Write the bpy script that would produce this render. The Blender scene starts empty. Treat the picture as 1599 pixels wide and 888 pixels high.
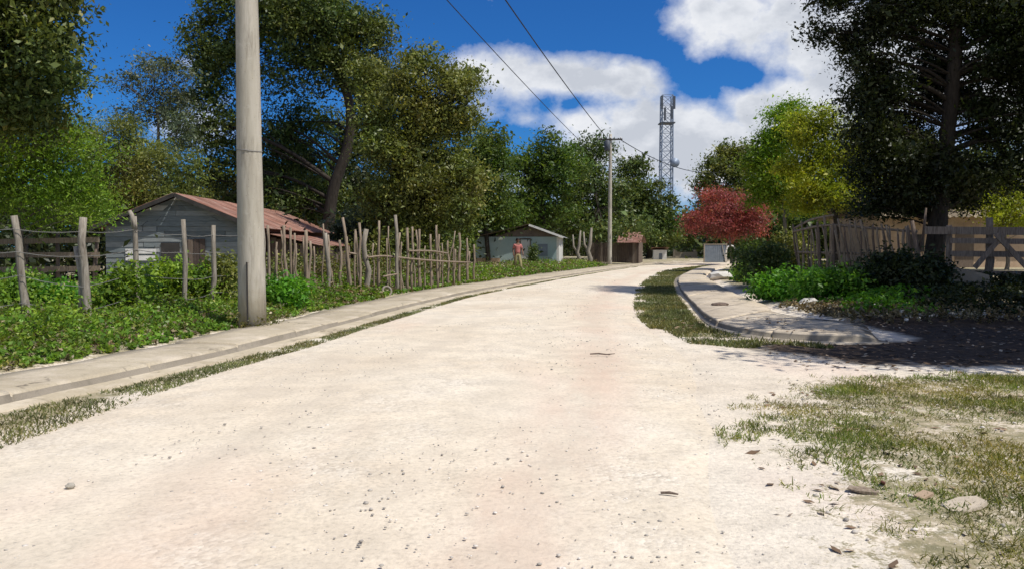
import bpy, math, random
import numpy as np
from mathutils import Vector, Matrix

rng = np.random.default_rng(7)
random.seed(7)
S = bpy.context.scene
COL = S.collection
R = math.radians

# ------------------------------------------------------------------ camera model (for reading positions off the photo)
F = 1244.0            # focal length in photo pixels
CH = 1.5              # eye height
PITCH = math.atan(59 / F)

def ray(px, py):
    x = (px - 799.5) / F
    yv = (444 - py) / F
    cp, sp = math.cos(PITCH), math.sin(PITCH)
    return Vector((x, cp + yv * sp, -sp + yv * cp))

def at(px, py, Y):
    d = ray(px, py)
    t = Y / d.y
    return Vector((d.x * t, Y, CH + d.z * t))

def gnd(px, py, z=0.0):
    d = ray(px, py)
    t = (z - CH) / d.z
    return Vector((d.x * t, d.y * t, z))

# ------------------------------------------------------------------ numpy value noise
_perm = rng.random((256, 256))
def vnoise(x, y, s=1.0, off=0.0):
    x = np.asarray(x, float) / s + off * 17.3 + 100
    y = np.asarray(y, float) / s + off * 9.1 + 100
    xi = np.floor(x).astype(int); yi = np.floor(y).astype(int)
    fx = x - xi; fy = y - yi
    fx = fx * fx * (3 - 2 * fx); fy = fy * fy * (3 - 2 * fy)
    g = lambda a, b: _perm[a % 256, b % 256]
    return (g(xi, yi) * (1 - fx) * (1 - fy) + g(xi + 1, yi) * fx * (1 - fy)
            + g(xi, yi + 1) * (1 - fx) * fy + g(xi + 1, yi + 1) * fx * fy)
def fbm(x, y, s=1.0, off=0.0, o=4):
    t = 0; a = .5; n = 0
    for k in range(o):
        t = t + a * vnoise(x, y, s / 2 ** k, off + k); n += a; a *= .5
    return t / n
def sstep(a, b, x):
    t = np.clip((np.asarray(x, float) - a) / (b - a), 0, 1)
    return t * t * (3 - 2 * t)

# ------------------------------------------------------------------ scene helpers
def tag(o, label=None, cat=None, group=None, kind=None):
    if label: o['label'] = label
    if cat: o['category'] = cat
    if group: o['group'] = group
    if kind: o['kind'] = kind
    return o

def empty(name, loc, label, cat, group=None, rz=0.0):
    o = bpy.data.objects.new(name, None)
    COL.objects.link(o)
    o.empty_display_size = .2
    o.location = loc; o.rotation_euler = (0, 0, rz)
    return tag(o, label, cat, group)

def link_mesh(name, me, mat, parent=None, smooth=False):
    o = bpy.data.objects.new(name, me)
    COL.objects.link(o)
    if mat: me.materials.append(mat)
    if parent is not None: o.parent = parent
    if smooth: me.polygons.foreach_set('use_smooth', np.ones(len(me.polygons), bool))
    return o

class MB:
    """collects shapes into one mesh"""
    def __init__(self, origin=(0, 0, 0)):
        self.v = []; self.f = []; self.o = Vector(origin)
    def add(self, vs, fs):
        b = len(self.v)
        self.v += [tuple(Vector(p) - self.o) for p in vs]
        self.f += [tuple(i + b for i in f) for f in fs]
    def box(self, x0, x1, y0, y1, z0, z1):
        self.add([(x0, y0, z0), (x1, y0, z0), (x1, y1, z0), (x0, y1, z0), (x0, y0, z1), (x1, y0, z1), (x1, y1, z1), (x0, y1, z1)],
                 [(3, 2, 1, 0), (4, 5, 6, 7), (0, 1, 5, 4), (1, 2, 6, 5), (2, 3, 7, 6), (3, 0, 4, 7)])
    def hexa(self, p):
        self.add(p, [(3, 2, 1, 0), (4, 5, 6, 7), (0, 1, 5, 4), (1, 2, 6, 5), (2, 3, 7, 6), (3, 0, 4, 7)])
    def beam(self, a, b, w, h, up=(0, 0, 1)):
        a = Vector(a); b = Vector(b); d = (b - a).normalized()
        s = d.cross(Vector(up))
        if s.length < 1e-4: s = d.cross(Vector((0, 1, 0)))
        s.normalize(); u = s.cross(d)
        s *= w / 2; u *= h / 2
        self.hexa([a - s - u, a + s - u, b + s - u, b - s - u, a - s + u, a + s + u, b + s + u, b - s + u])
    def tube(self, pts, rad, n=8, jit=0.0, cap=True):
        pts = [Vector(p) for p in pts]
        if not hasattr(rad, '__len__'): rad = [rad] * len(pts)
        vs = []; fs = []
        prev = None
        for i, p in enumerate(pts):
            d = (pts[min(i + 1, len(pts) - 1)] - pts[max(i - 1, 0)]).normalized()
            if prev is None:
                s = d.cross(Vector((0.03, 1, 0.1)))
                if s.length < .05: s = d.cross(Vector((1, 0, 0)))
            else:
                s = prev - d * prev.dot(d)
            s.normalize(); prev = s
            u = d.cross(s)
            for k in range(n):
                a = 2 * math.pi * k / n
                r = rad[i] * (1 + (random.random() - .5) * 2 * jit)
                vs.append(p + (s * math.cos(a) + u * math.sin(a)) * r)
        for i in range(len(pts) - 1):
            for k in range(n):
                fs.append((i * n + k, i * n + (k + 1) % n, (i + 1) * n + (k + 1) % n, (i + 1) * n + k))
        if cap:
            fs.append(tuple(range(n))[::-1]); fs.append(tuple((len(pts) - 1) * n + k for k in range(n)))
        self.add(vs, fs)
    def build(self, name, mat, parent=None, smooth=False):
        me = bpy.data.meshes.new(name)
        me.from_pydata(self.v, [], self.f)
        me.update()
        return link_mesh(name, me, mat, parent, smooth)

def poly_mesh(name, V, nper, mat, parent=None, smooth=False):
    """V: (N*nper,3) array, each run of nper verts is one face"""
    me = bpy.data.meshes.new(name)
    n = len(V); m = n // nper
    me.vertices.add(n); me.vertices.foreach_set('co', np.ascontiguousarray(V, np.float32).ravel())
    me.loops.add(n); me.loops.foreach_set('vertex_index', np.arange(n, dtype=np.int32))
    me.polygons.add(m); me.polygons.foreach_set('loop_start', np.arange(0, n, nper, dtype=np.int32))
    me.update(calc_edges=True); me.validate()
    return link_mesh(name, me, mat, parent, smooth)

def indexed_mesh(name, V, Fc, mat, parent=None, smooth=False):
    me = bpy.data.meshes.new(name)
    k = Fc.shape[1]; m = len(Fc)
    me.vertices.add(len(V)); me.vertices.foreach_set('co', np.ascontiguousarray(V, np.float32).ravel())
    me.loops.add(m * k); me.loops.foreach_set('vertex_index', Fc.astype(np.int32).ravel())
    me.polygons.add(m); me.polygons.foreach_set('loop_start', np.arange(0, m * k, k, dtype=np.int32))
    me.update(calc_edges=True)
    return link_mesh(name, me, mat, parent, smooth)

def catmull(P, n):
    P = np.array(P, float); out = []
    Q = np.vstack([2 * P[0] - P[1], P, 2 * P[-1] - P[-2]])
    for i in range(len(P) - 1):
        p0, p1, p2, p3 = Q[i:i + 4]
        for t in np.linspace(0, 1, n, endpoint=False):
            out.append(.5 * ((2 * p1) + (-p0 + p2) * t + (2 * p0 - 5 * p1 + 4 * p2 - p3) * t * t + (-p0 + 3 * p1 - 3 * p2 + p3) * t ** 3))
    out.append(P[-1])
    return np.array(out)

# ------------------------------------------------------------------ materials
class NT:
    def __init__(self, name):
        self.m = bpy.data.materials.new(name); self.m.use_nodes = True
        self.t = self.m.node_tree; self.t.nodes.clear()
        self.out = self.n('ShaderNodeOutputMaterial')
    def n(self, kind, **kw):
        nd = self.t.nodes.new(kind)
        for k, v in kw.items():
            if hasattr(nd, k): setattr(nd, k, v)
            else: nd.inputs[k].default_value = v
        return nd
    def l(self, a, b): self.t.links.new(a, b)
    def noise(self, vec, scale, detail=5, rough=.6, dist=0.0):
        nd = self.n('ShaderNodeTexNoise'); nd.inputs['Scale'].default_value = scale
        nd.inputs['Detail'].default_value = detail; nd.inputs['Roughness'].default_value = rough
        nd.inputs['Distortion'].default_value = dist
        if vec is not None: self.l(vec, nd.inputs['Vector'])
        return nd.outputs['Fac']
    def ramp(self, fac, stops, interp='LINEAR'):
        nd = self.n('ShaderNodeValToRGB'); nd.color_ramp.interpolation = interp
        e = nd.color_ramp.elements
        while len(e) < len(stops): e.new(.5)
        for k, (p, c) in enumerate(stops):
            e[k].position = p
            e[k].color = (c, c, c, 1) if not hasattr(c, '__len__') else (*c, 1)
        self.l(fac, nd.inputs['Fac'])
        return nd.outputs['Color']
    def mix(self, fac, a, b, mode='MIX'):
        nd = self.n('ShaderNodeMix'); nd.data_type = 'RGBA'; nd.blend_type = mode
        if hasattr(fac, 'links'): self.l(fac, nd.inputs[0])
        else: nd.inputs[0].default_value = fac
        for s, i in ((a, 6), (b, 7)):
            if hasattr(s, 'links'): self.l(s, nd.inputs[i])
            else: nd.inputs[i].default_value = (*s, 1)
        return nd.outputs[2]
    def math(self, op, a, b=None, c=None, clamp=False):
        nd = self.n('ShaderNodeMath'); nd.operation = op; nd.use_clamp = clamp
        for k, s in enumerate((a, b, c)):
            if s is None: continue
            if hasattr(s, 'links'): self.l(s, nd.inputs[k])
            else: nd.inputs[k].default_value = s
        return nd.outputs[0]
    def pos(self):
        return self.n('ShaderNodeNewGeometry').outputs['Position']
    def obj(self):
        return self.n('ShaderNodeTexCoord').outputs['Object']
    def island(self):
        return self.n('ShaderNodeNewGeometry').outputs['Random Per Island']
    def scaled(self, vec, s):
        nd = self.n('ShaderNodeMapping'); nd.inputs['Scale'].default_value = s
        self.l(vec, nd.inputs['Vector']); return nd.outputs[0]
    def finish(self, color, rough=.8, bump=None, bstr=.3, bdist=.02, spec=.3, metal=0.0):
        p = self.n('ShaderNodeBsdfPrincipled')
        if hasattr(color, 'links'): self.l(color, p.inputs['Base Color'])
        else: p.inputs['Base Color'].default_value = (*color, 1)
        if hasattr(rough, 'links'): self.l(rough, p.inputs['Roughness'])
        else: p.inputs['Roughness'].default_value = rough
        p.inputs['Specular IOR Level'].default_value = spec
        p.inputs['Metallic'].default_value = metal
        if bump is not None:
            b = self.n('ShaderNodeBump'); b.inputs['Strength'].default_value = bstr; b.inputs['Distance'].default_value = bdist
            self.l(bump, b.inputs['Height']); self.l(b.outputs[0], p.inputs['Normal'])
        self.l(p.outputs[0], self.out.inputs['Surface'])
        return self.m

def leaf_mat(name, dark, light, accent=None, trans=.3, nscale=.7, acc_at=.9):
    t = NT(name)
    c = t.ramp(t.island(), [(0, dark), (.75, light), (acc_at, light), (1, accent or light)])
    n = t.ramp(t.noise(t.pos(), nscale, 4, .65), [(.3, .42), (.5, .92), (.72, 1.4)])
    c = t.mix(1.0, c, n, 'MULTIPLY')
    h = t.ramp(t.noise(t.pos(), nscale * .45, 3, .6), [(.35, (1.14, 1.0, .8)), (.5, (1, 1, .95)), (.66, (.86, 1.02, .95))])
    c = t.mix(1.0, c, h, 'MULTIPLY')
    d = t.n('ShaderNodeBsdfPrincipled'); t.l(c, d.inputs['Base Color'])
    d.inputs['Roughness'].default_value = .45; d.inputs['Specular IOR Level'].default_value = .35
    tr = t.n('ShaderNodeBsdfTranslucent')
    t.l(t.mix(1.0, c, (1.25, 1.25, .5), 'MULTIPLY'), tr.inputs['Color'])
    m = t.n('ShaderNodeMixShader'); m.inputs[0].default_value = trans
    t.l(d.outputs[0], m.inputs[1]); t.l(tr.outputs[0], m.inputs[2])
    t.l(m.outputs[0], t.out.inputs['Surface'])
    return t.m

def gravel_color(t, pos):
    """pale limestone gravel: colour and bump height"""
    big = t.noise(pos, .22, 5, .55)
    base = t.ramp(big, [(.3, (.62, .525, .41)), (.5, (.70, .62, .505)), (.7, (.75, .69, .595))])
    mid = t.ramp(t.noise(pos, 2.3, 6, .65), [(.32, .84), (.6, 1.04)])
    base = t.mix(1.0, base, mid, 'MULTIPLY')
    fine = t.noise(pos, 26, 4, .75)
    base = t.mix(1.0, base, t.ramp(fine, [(.3, .74), (.5, 1.0), (.75, 1.14)]), 'MULTIPLY')
    v = t.n('ShaderNodeTexVoronoi'); v.inputs['Scale'].default_value = 17; v.inputs['Randomness'].default_value = 1
    t.l(pos, v.inputs['Vector'])
    speck = t.ramp(v.outputs['Distance'], [(.12, 1.0), (.2, 0.0)])
    sel = t.ramp(t.noise(pos, 5.1, 3, .7), [(.56, 0.0), (.62, 1.0)])
    sp = t.math('MULTIPLY', speck, sel)
    base = t.mix(t.math('MULTIPLY', sp, .6), base, (.33, .30, .27))
    # reddish earth smear on the right wheel track
    red = t.ramp(t.noise(t.scaled(pos, (.55, .16, 1)), 1.0, 3, .5), [(.55, 0.0), (.7, .38)])
    base = t.mix(red, base, (.66, .47, .38))
    h = t.math('ADD', t.math('MULTIPLY', fine, .6), t.math('MULTIPLY', t.noise(pos, 7, 3, .6), 1.0))
    h = t.math('ADD', h, t.math('MULTIPLY', sp, .3))
    return base, h

def mat_gravel():
    t = NT('pale gravel'); p = t.pos(); c, h = gravel_color(t, p)
    c = t.mix(1.0, c, (1.0, .982, .945), 'MULTIPLY')
    a1 = t.n('ShaderNodeAttribute'); a1.attribute_name = 'loose'; a2 = t.n('ShaderNodeAttribute'); a2.attribute_name = 'earth'
    v = t.n('ShaderNodeTexVoronoi'); v.inputs['Scale'].default_value = 34; t.l(p, v.inputs['Vector'])
    st = t.ramp(v.outputs['Color'], [(.2, (.44, .385, .315)), (.5, (.64, .57, .47)), (.8, (.78, .715, .61))])
    k = t.math('MULTIPLY', t.math('ADD', a1.outputs['Fac'], .25), t.ramp(t.noise(p, 1.1, 5, .7), [(.42, 0.0), (.64, .5)]))
    c = t.mix(k, c, st)
    e = t.math('MULTIPLY', a2.outputs['Fac'], t.ramp(t.noise(t.scaled(p, (1, .3, 1)), 1.3, 5, .65), [(.34, 0.0), (.62, .62)]))
    c = t.mix(e, c, (.60, .43, .33))
    a3 = t.n('ShaderNodeAttribute'); a3.attribute_name = 'track'
    c = t.mix(t.math('MULTIPLY', a3.outputs['Fac'], t.ramp(t.noise(t.scaled(p, (1, .2, 1)), 1.0, 4, .6), [(.38, 0.0), (.62, .5)])), c, (.56, .485, .385))
    d = t.ramp(t.noise(t.scaled(p, (1, .45, 1)), .55, 5, .6), [(.52, 0.0), (.72, .5)])
    c = t.mix(d, c, (.54, .465, .365))
    h = t.math('ADD', h, t.math('MULTIPLY', t.math('MULTIPLY', v.outputs['Distance'], k), -1.2))
    return t.finish(c, .95, h, .42, .025, .1)

def mat_ground():
    t = NT('sandy soil'); p = t.pos()
    g, h = gravel_color(t, p)
    at_ = t.n('ShaderNodeAttribute'); at_.attribute_name = 'cover'
    cov = at_.outputs['Fac']
    n = t.noise(p, 1.6, 6, .68); n2 = t.noise(p, 9, 4, .7)
    k = t.math('ADD', cov, t.math('MULTIPLY_ADD', n, 1.5, -.75))
    k = t.math('ADD', k, t.math('MULTIPLY_ADD', n2, 1.5, -.75))
    k = t.math('ADD', k, t.math('MULTIPLY_ADD', t.noise(p, 45, 3, .7), 1.2, -.6))
    mask = t.ramp(k, [(.46, 0.0), (.66, .85)])
    turf = t.ramp(t.noise(p, 6, 5, .7), [(.3, (.12, .115, .045)), (.45, (.21, .185, .09)), (.57, (.36, .30, .19)), (.68, (.58, .50, .38))])
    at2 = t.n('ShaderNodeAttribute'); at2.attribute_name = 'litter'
    brown = t.ramp(t.noise(p, 8, 5, .7), [(.3, (.035, .027, .02)), (.6, (.09, .066, .05)), (.8, (.2, .155, .12))])  # litter brown, darkened so it also carries the tree shade
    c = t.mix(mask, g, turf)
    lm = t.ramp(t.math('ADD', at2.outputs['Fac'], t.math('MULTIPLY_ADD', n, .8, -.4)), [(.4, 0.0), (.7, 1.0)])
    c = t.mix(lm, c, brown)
    return t.finish(c, .95, h, .6, .03, .1)

def mat_concrete(name, a, b, stain=(.2, .17, .13), sc=1.0, crack=False):
    t = NT(name); p = t.pos()
    c = t.ramp(t.noise(p, .9 * sc, 6, .6), [(.3, a), (.7, b)])
    c = t.mix(t.ramp(t.noise(p, 3.5 * sc, 6, .7), [(.55, 0.0), (.75, .55)]), c, stain)
    if crack:
        wv = t.n('ShaderNodeVectorMath'); wv.operation = 'ADD'; t.l(p, wv.inputs[0])
        nv = t.n('ShaderNodeTexNoise'); nv.inputs['Scale'].default_value = 2.5; nv.inputs['Detail'].default_value = 5; t.l(p, nv.inputs['Vector'])
        sv_ = t.n('ShaderNodeVectorMath'); sv_.operation = 'SCALE'; sv_.inputs['Scale'].default_value = .5; t.l(nv.outputs['Color'], sv_.inputs[0]); t.l(sv_.outputs[0], wv.inputs[1])
        vo = t.n('ShaderNodeTexVoronoi'); vo.feature = 'DISTANCE_TO_EDGE'; vo.inputs['Scale'].default_value = .75; t.l(wv.outputs[0], vo.inputs['Vector'])
        ck = t.math('MULTIPLY', t.ramp(vo.outputs['Distance'], [(.004, 1.0), (.016, 0.0)]), t.ramp(t.noise(p, .8, 3), [(.48, 0.0), (.58, .75)]))
        c = t.mix(ck, c, (.12, .10, .075))
        c = t.mix(t.ramp(t.noise(p, 1.3, 6, .72), [(.48, 0.0), (.66, .75)]), c, (.60, .52, .41))
        c = t.mix(t.ramp(t.noise(p, 7, 5, .75), [(.60, 0.0), (.72, .6)]), c, (.22, .185, .13))
    f = t.noise(p, 40 * sc, 4, .7)
    c = t.mix(1.0, c, t.ramp(f, [(.3, .88), (.7, 1.08)]), 'MULTIPLY')
    return t.finish(c, .9, t.math('ADD', f, t.math('MULTIPLY', t.noise(p, 6, 4), 2.0)), .3, .01, .2)

def mat_wood(name, a, b, c_, scale=(6, 6, .6)):
    t = NT(name); p = t.obj()
    g = t.noise(t.scaled(p, scale), 6, 5, .65, .4)
    c = t.ramp(g, [(.28, a), (.5, b), (.75, c_)])
    i = t.ramp(t.island(), [(0, .72), (1, 1.25)])
    c = t.mix(1.0, c, i, 'MULTIPLY')
    return t.finish(c, .85, g, .5, .01, .2)

def mat_plain(name, a, b, rough=.6, scale=4, metal=0.0, bump=.15):
    t = NT(name); p = t.obj(); n = t.noise(p, scale, 5, .65)
    return t.finish(t.ramp(n, [(.3, a), (.7, b)]), rough, n, bump, .01, .3, metal)

def mat_bark(name, a, b):
    t = NT(name); p = t.pos()
    n = t.noise(t.scaled(p, (7, 7, 1.3)), 2.2, 6, .7, .6)
    return t.finish(t.ramp(n, [(.3, a), (.7, b)]), .9, n, .9, .04, .15)

def mat_rust_roof():
    t = NT('rusty corrugated iron'); p = t.obj()
    n = t.noise(t.scaled(p, (.5, 1.2, 1)), 1.6, 6, .7)
    c = t.ramp(n, [(.28, (.12, .055, .035)), (.44, (.23, .115, .08)), (.56, (.29, .165, .125)), (.70, (.42, .335, .28))])
    sheet = t.ramp(t.island(), [(0, (.75, .75, .75)), (.7, (1.1, 1.05, 1.05)), (1, (1.5, 1.7, 1.75))])
    c = t.mix(1.0, c, sheet, 'MULTIPLY')
    return t.finish(c, .6, n, .2, .01, .3)

def mat_boards(name, stops, grain=(1, 1, 14)):
    t = NT(name); p = t.obj()
    c = t.ramp(t.island(), stops, 'CONSTANT')
    g = t.noise(t.scaled(p, grain), 3, 5, .65, .3)
    c = t.mix(1.0, c, t.ramp(g, [(.3, .65), (.6, 1.1)]), 'MULTIPLY')
    w = t.ramp(t.noise(p, 1.3, 4, .6), [(.55, 0.0), (.75, .45)])
    c = t.mix(w, c, (.22, .20, .17))
    return t.finish(c, .85, g, .3, .01, .2)

M = {}
M['gravel'] = mat_gravel()
M['ground'] = mat_ground()
M['walk'] = mat_concrete('worn tan concrete', (.37, .31, .22), (.50, .43, .315), (.30, .25, .175), 1.0, True)
M['walk2'] = mat_concrete('worn grey concrete', (.46, .385, .29), (.60, .52, .41), (.30, .25, .19))
def mat_walk2():
    t = NT('tree-side concrete with dirt and painted shade'); p = t.pos()
    c = t.ramp(t.noise(p, .9, 6, .6), [(.3, (.44, .365, .27)), (.7, (.58, .50, .39))])
    c = t.mix(t.ramp(t.noise(p, 3.5, 6, .7), [(.50, 0.0), (.68, .7)]), c, (.27, .22, .165))
    c = t.mix(t.ramp(t.noise(p, 1.2, 6, .7), [(.50, 0.0), (.66, .8)]), c, (.62, .53, .41))
    c = t.mix(t.ramp(t.noise(p, 8, 5, .75), [(.60, 0.0), (.70, .7)]), c, (.17, .14, .10))
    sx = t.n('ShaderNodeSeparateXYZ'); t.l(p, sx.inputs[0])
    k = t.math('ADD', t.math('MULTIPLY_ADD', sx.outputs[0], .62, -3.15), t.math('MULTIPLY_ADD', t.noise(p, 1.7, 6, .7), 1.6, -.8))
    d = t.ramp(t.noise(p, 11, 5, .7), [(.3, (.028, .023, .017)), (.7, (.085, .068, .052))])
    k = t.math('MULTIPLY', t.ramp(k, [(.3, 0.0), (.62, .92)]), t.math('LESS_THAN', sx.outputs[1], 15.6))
    c = t.mix(k, c, d)  # near-black tone paints the tree shade onto the right end
    f = t.noise(p, 40, 4, .7)
    c = t.mix(1.0, c, t.ramp(f, [(.3, .88), (.7, 1.08)]), 'MULTIPLY')
    return t.finish(c, .9, t.math('ADD', f, t.math('MULTIPLY', t.noise(p, 6, 4), 2.0)), .4, .012, .2)
M['walkdirt_shade'] = mat_walk2()
M['kerb'] = mat_concrete('dirty shade-toned kerb face', (.20, .17, .13), (.30, .26, .205), (.12, .11, .08), 1.5)  # kerb face toned darker than the top, as its shaded side
M['pole'] = mat_concrete('pole concrete', (.33, .30, .245), (.49, .45, .38), (.19, .165, .125), 1.7)
def mat_pole():
    t = NT('streaked pole concrete'); p = t.obj()
    c = t.ramp(t.noise(t.scaled(p, (3, 3, .4)), 1.6, 6, .65), [(.3, (.30, .27, .215)), (.5, (.42, .385, .315)), (.7, (.50, .46, .39))])
    c = t.mix(t.ramp(t.noise(t.scaled(p, (5, 5, .5)), 1.3, 6, .7), [(.54, 0.0), (.70, .75)]), c, (.17, .15, .12))
    c = t.mix(t.ramp(t.noise(p, 3.2, 5, .7), [(.60, 0.0), (.72, .6)]), c, (.56, .53, .46))
    sx = t.n('ShaderNodeSeparateXYZ'); t.l(p, sx.inputs[0])
    low = t.math('MULTIPLY', t.ramp(t.math('ADD', sx.outputs[2], t.math('MULTIPLY_ADD', t.noise(p, 3, 4), 1.4, -.7)), [(.0, .75), (.9, 0.0)]), 1.0)
    c = t.mix(low, c, (.27, .23, .145))
    f = t.noise(p, 38, 5, .75)
    v = t.n('ShaderNodeTexVoronoi'); v.inputs['Scale'].default_value = 14; t.l(p, v.inputs['Vector'])
    pit = t.ramp(v.outputs['Distance'], [(.06, 1.0), (.12, 0.0)])
    c = t.mix(t.math('MULTIPLY', pit, .5), c, (.12, .11, .09))
    return t.finish(c, .92, t.math('SUBTRACT', f, pit), .5, .012, .15)
M['bigpole'] = mat_pole()
M['post'] = mat_wood('grey weathered post wood', (.11, .09, .07), (.235, .205, .165), (.37, .335, .285))
M['post2'] = mat_wood('brown stick wood', (.10, .075, .05), (.24, .185, .135), (.36, .30, .23))
M['post3'] = mat_wood('dark rail wood', (.06, .045, .035), (.15, .11, .085), (.24, .19, .15))
M['timber'] = mat_wood('worn brown timber', (.10, .078, .06), (.22, .175, .14), (.34, .285, .24))
M['bark'] = mat_bark('dark bark', (.022, .018, .014), (.07, .058, .047))
M['bark2'] = mat_bark('grey bark', (.08, .07, .055), (.21, .185, .15))
M['wire'] = mat_plain('dull wire', (.16, .15, .14), (.25, .24, .22), .5)
M['cable'] = mat_plain('black cable', (.018, .018, .02), (.03, .03, .035), .5)
M['steel'] = mat_plain('galvanised steel', (.16, .20, .27), (.24, .29, .37), .5, 1, .2)
M['darksteel'] = mat_plain('dark antenna paint', (.05, .06, .075), (.09, .10, .12), .6)
M['white'] = mat_plain('white paint', (.62, .60, .56), (.80, .79, .76), .6)
M['roof'] = mat_rust_roof()
M['blueboard'] = mat_boards('blue grey boards', [(0, (.145, .17, .178)), (.3, (.18, .205, .21)), (.55, (.115, .135, .14)), (.78, (.23, .25, .25)), (.93, (.38, .39, .375))])
M['redboard'] = mat_boards('faded red boards', [(0, (.19, .085, .07)), (.4, (.24, .11, .09)), (.8, (.15, .07, .06))])
M['brownboard'] = mat_boards('brown grey boards', [(0, (.10, .075, .06)), (.4, (.15, .115, .09)), (.75, (.20, .16, .13)), (.9, (.08, .06, .05))], (14, 14, 1))
M['darkwood'] = mat_plain('dark shutter wood', (.03, .027, .025), (.06, .055, .05), .8)
M['teal'] = mat_concrete('pale teal limewash', (.25, .34, .34), (.34, .41, .40), (.30, .29, .24), .8)
M['tealwhite'] = mat_concrete('whitewashed wall', (.50, .49, .45), (.62, .61, .57), (.30, .29, .26), .8)
M['zinc'] = mat_plain('bright zinc sheet', (.42, .42, .41), (.58, .58, .57), .45, 3, .2)
M['brownroof'] = mat_plain('brown roof boards', (.10, .075, .06), (.17, .13, .105), .8)
M['tan'] = mat_concrete('tan mud plaster', (.36, .25, .165), (.50, .38, .265), (.17, .115, .08), 1.6)
M['thatch'] = mat_wood('dry thatch', (.16, .12, .08), (.30, .24, .16), (.42, .35, .25), (20, 20, 2))
M['gate'] = mat_plain('blue grey sheet metal', (.12, .145, .175), (.19, .22, .255), .5, 3)
M['rock'] = mat_concrete('pale limestone', (.50, .47, .42), (.66, .63, .57), (.32, .29, .25), 2.5)

# foliage
M['leaf_dark'] = leaf_mat('dark green leaves', (0.041, 0.070, 0.020), (0.131, 0.180, 0.046), (0.257, 0.261, 0.078), .28)
M['leaf_deep'] = leaf_mat('deep shaded leaves', (0.017, 0.026, 0.009), (0.043, 0.059, 0.017), (0.083, 0.092, 0.032), .25)  # dark leaf green with shade put into its colour
M['leaf_olive'] = leaf_mat('olive green leaves', (0.090, 0.115, 0.029), (0.208, 0.231, 0.054), (0.384, 0.353, 0.110), .3)
M['leaf_mid'] = leaf_mat('mid green leaves', (0.052, 0.098, 0.020), (0.135, 0.200, 0.036), (0.22, 0.26, 0.06), .32)
M['leaf_light'] = leaf_mat('light green leaves', (0.101, 0.193, 0.024), (0.244, 0.385, 0.041), (0.344, 0.447, 0.081), .4)
M['leaf_yellow'] = leaf_mat('yellow green leaves', (0.175, 0.235, 0.020), (0.420, 0.455, 0.040), (0.52, 0.44, 0.06), .45, .6)
M['leaf_lime'] = leaf_mat('lime green leaves', (0.105, 0.210, 0.018), (0.240, 0.360, 0.030), (0.390, 0.420, 0.045), .45, .5)
M['leaf_grey'] = leaf_mat('grey green sparse leaves', (0.063, 0.095, 0.059), (0.157, 0.189, 0.126), (0.252, 0.273, 0.189), .3)
M['leaf_red'] = leaf_mat('red blossom bracts', (0.28, 0.062, 0.070), (0.52, 0.155, 0.175), (0.15, 0.14, 0.06), .4, 1.0, .82)
M['leaf_weed'] = leaf_mat('weed leaves', (0.090, 0.179, 0.025), (0.220, 0.359, 0.047), (0.402, 0.449, 0.090), .38, 1.2)
M['leaf_sun'] = leaf_mat('sunny weed leaves', (.075, .20, .02), (.17, .36, .04), (.28, .42, .08), .42, 1.2)
M['leaf_weed2'] = leaf_mat('bright weed leaves', (0.064, 0.186, 0.018), (0.144, 0.345, 0.031), (0.241, 0.403, 0.057), .38, 1.2)
M['grass'] = leaf_mat('grass blades', (.09, .105, .035), (.19, .20, .075), (.40, .34, .20), .3, 1.5, .85)
M['grass2'] = leaf_mat('dry turf blades', (.14, .155, .04), (.27, .26, .085), (.50, .42, .24), .3, 1.5, .62)
M['turfgreen'] = leaf_mat('green turf blades', (.11, .145, .025), (.22, .25, .06), (.46, .40, .20), .38, 1.5, .75)
M['straw'] = leaf_mat('dry straw weeds', (.10, .075, .04), (.24, .19, .11), (.42, .36, .24), .2, 1.5, .8)
def island_mat(name, stops, rough=.9):
    t = NT(name); c = t.ramp(t.island(), stops)
    n = t.noise(t.pos(), 30, 3)
    return t.finish(t.mix(1.0, c, t.ramp(n, [(.3, .8), (.7, 1.1)]), 'MULTIPLY'), rough, n, .3, .005, .2)
M['pebble'] = island_mat('gravel stones', [(0, (.30, .27, .235)), (.3, (.42, .385, .335)), (.6, (.60, .54, .47)), (1, (.74, .69, .62))])
M['litter'] = island_mat('dead leaves', [(0, (.10, .065, .04)), (.5, (.20, .13, .08)), (.8, (.34, .24, .16)), (1, (.5, .44, .34))])
M['rubble'] = island_mat('white rubble', [(0, (.30, .27, .23)), (.4, (.55, .52, .46)), (1, (.74, .72, .68))])

# ------------------------------------------------------------------ plan of the place (metres, camera at the origin looking along +Y)
KERB_L = catmull([(-6.6, -12), (-6.2, -4), (-5.7, 3), (-5.25, 5.6), (-4.8, 7.6), (-4.25, 9.7), (-3.8, 11.8), (-3.2, 15.5), (-2.5, 19.9), (-1.15, 26.5), (1.7, 36.6), (5.9, 50), (10.2, 62), (17, 74), (29, 86), (50, 98)], 16)
EDGE_L = catmull([(-5.0, -12), (-4.9, -4), (-4.4, 3), (-3.95, 6.1), (-3.8, 8.7), (-3.4, 11.2), (-2.85, 14.6), (-2.05, 19.8), (-.75, 26.6), (2.1, 36.8), (6.2, 50.0), (10.5, 62), (17.2, 73.5), (29.2, 85.5), (50.2, 97.5)], 16)
EDGE_R = catmull([(1.8, -12), (1.4, -4), (1.2, 3), (1.75, 6.5), (2.5, 10.2), (2.65, 14.2), (2.8, 17), (3.5, 22), (5.1, 31), (8.8, 46.6), (13, 58), (18.5, 67), (30, 78.5), (52, 91)], 16)
KERB_R = catmull([(53, 90), (30.6, 77.2), (19.2, 65.6), (13.8, 56.5), (8.5, 39.7), (6.05, 28.7), (4.5, 19.6), (3.9, 15.5), (3.95, 13.9), (4.3, 12.95), (4.9, 12.5), (5.55, 12.42), (6.0, 12.6)], 12)
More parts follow.
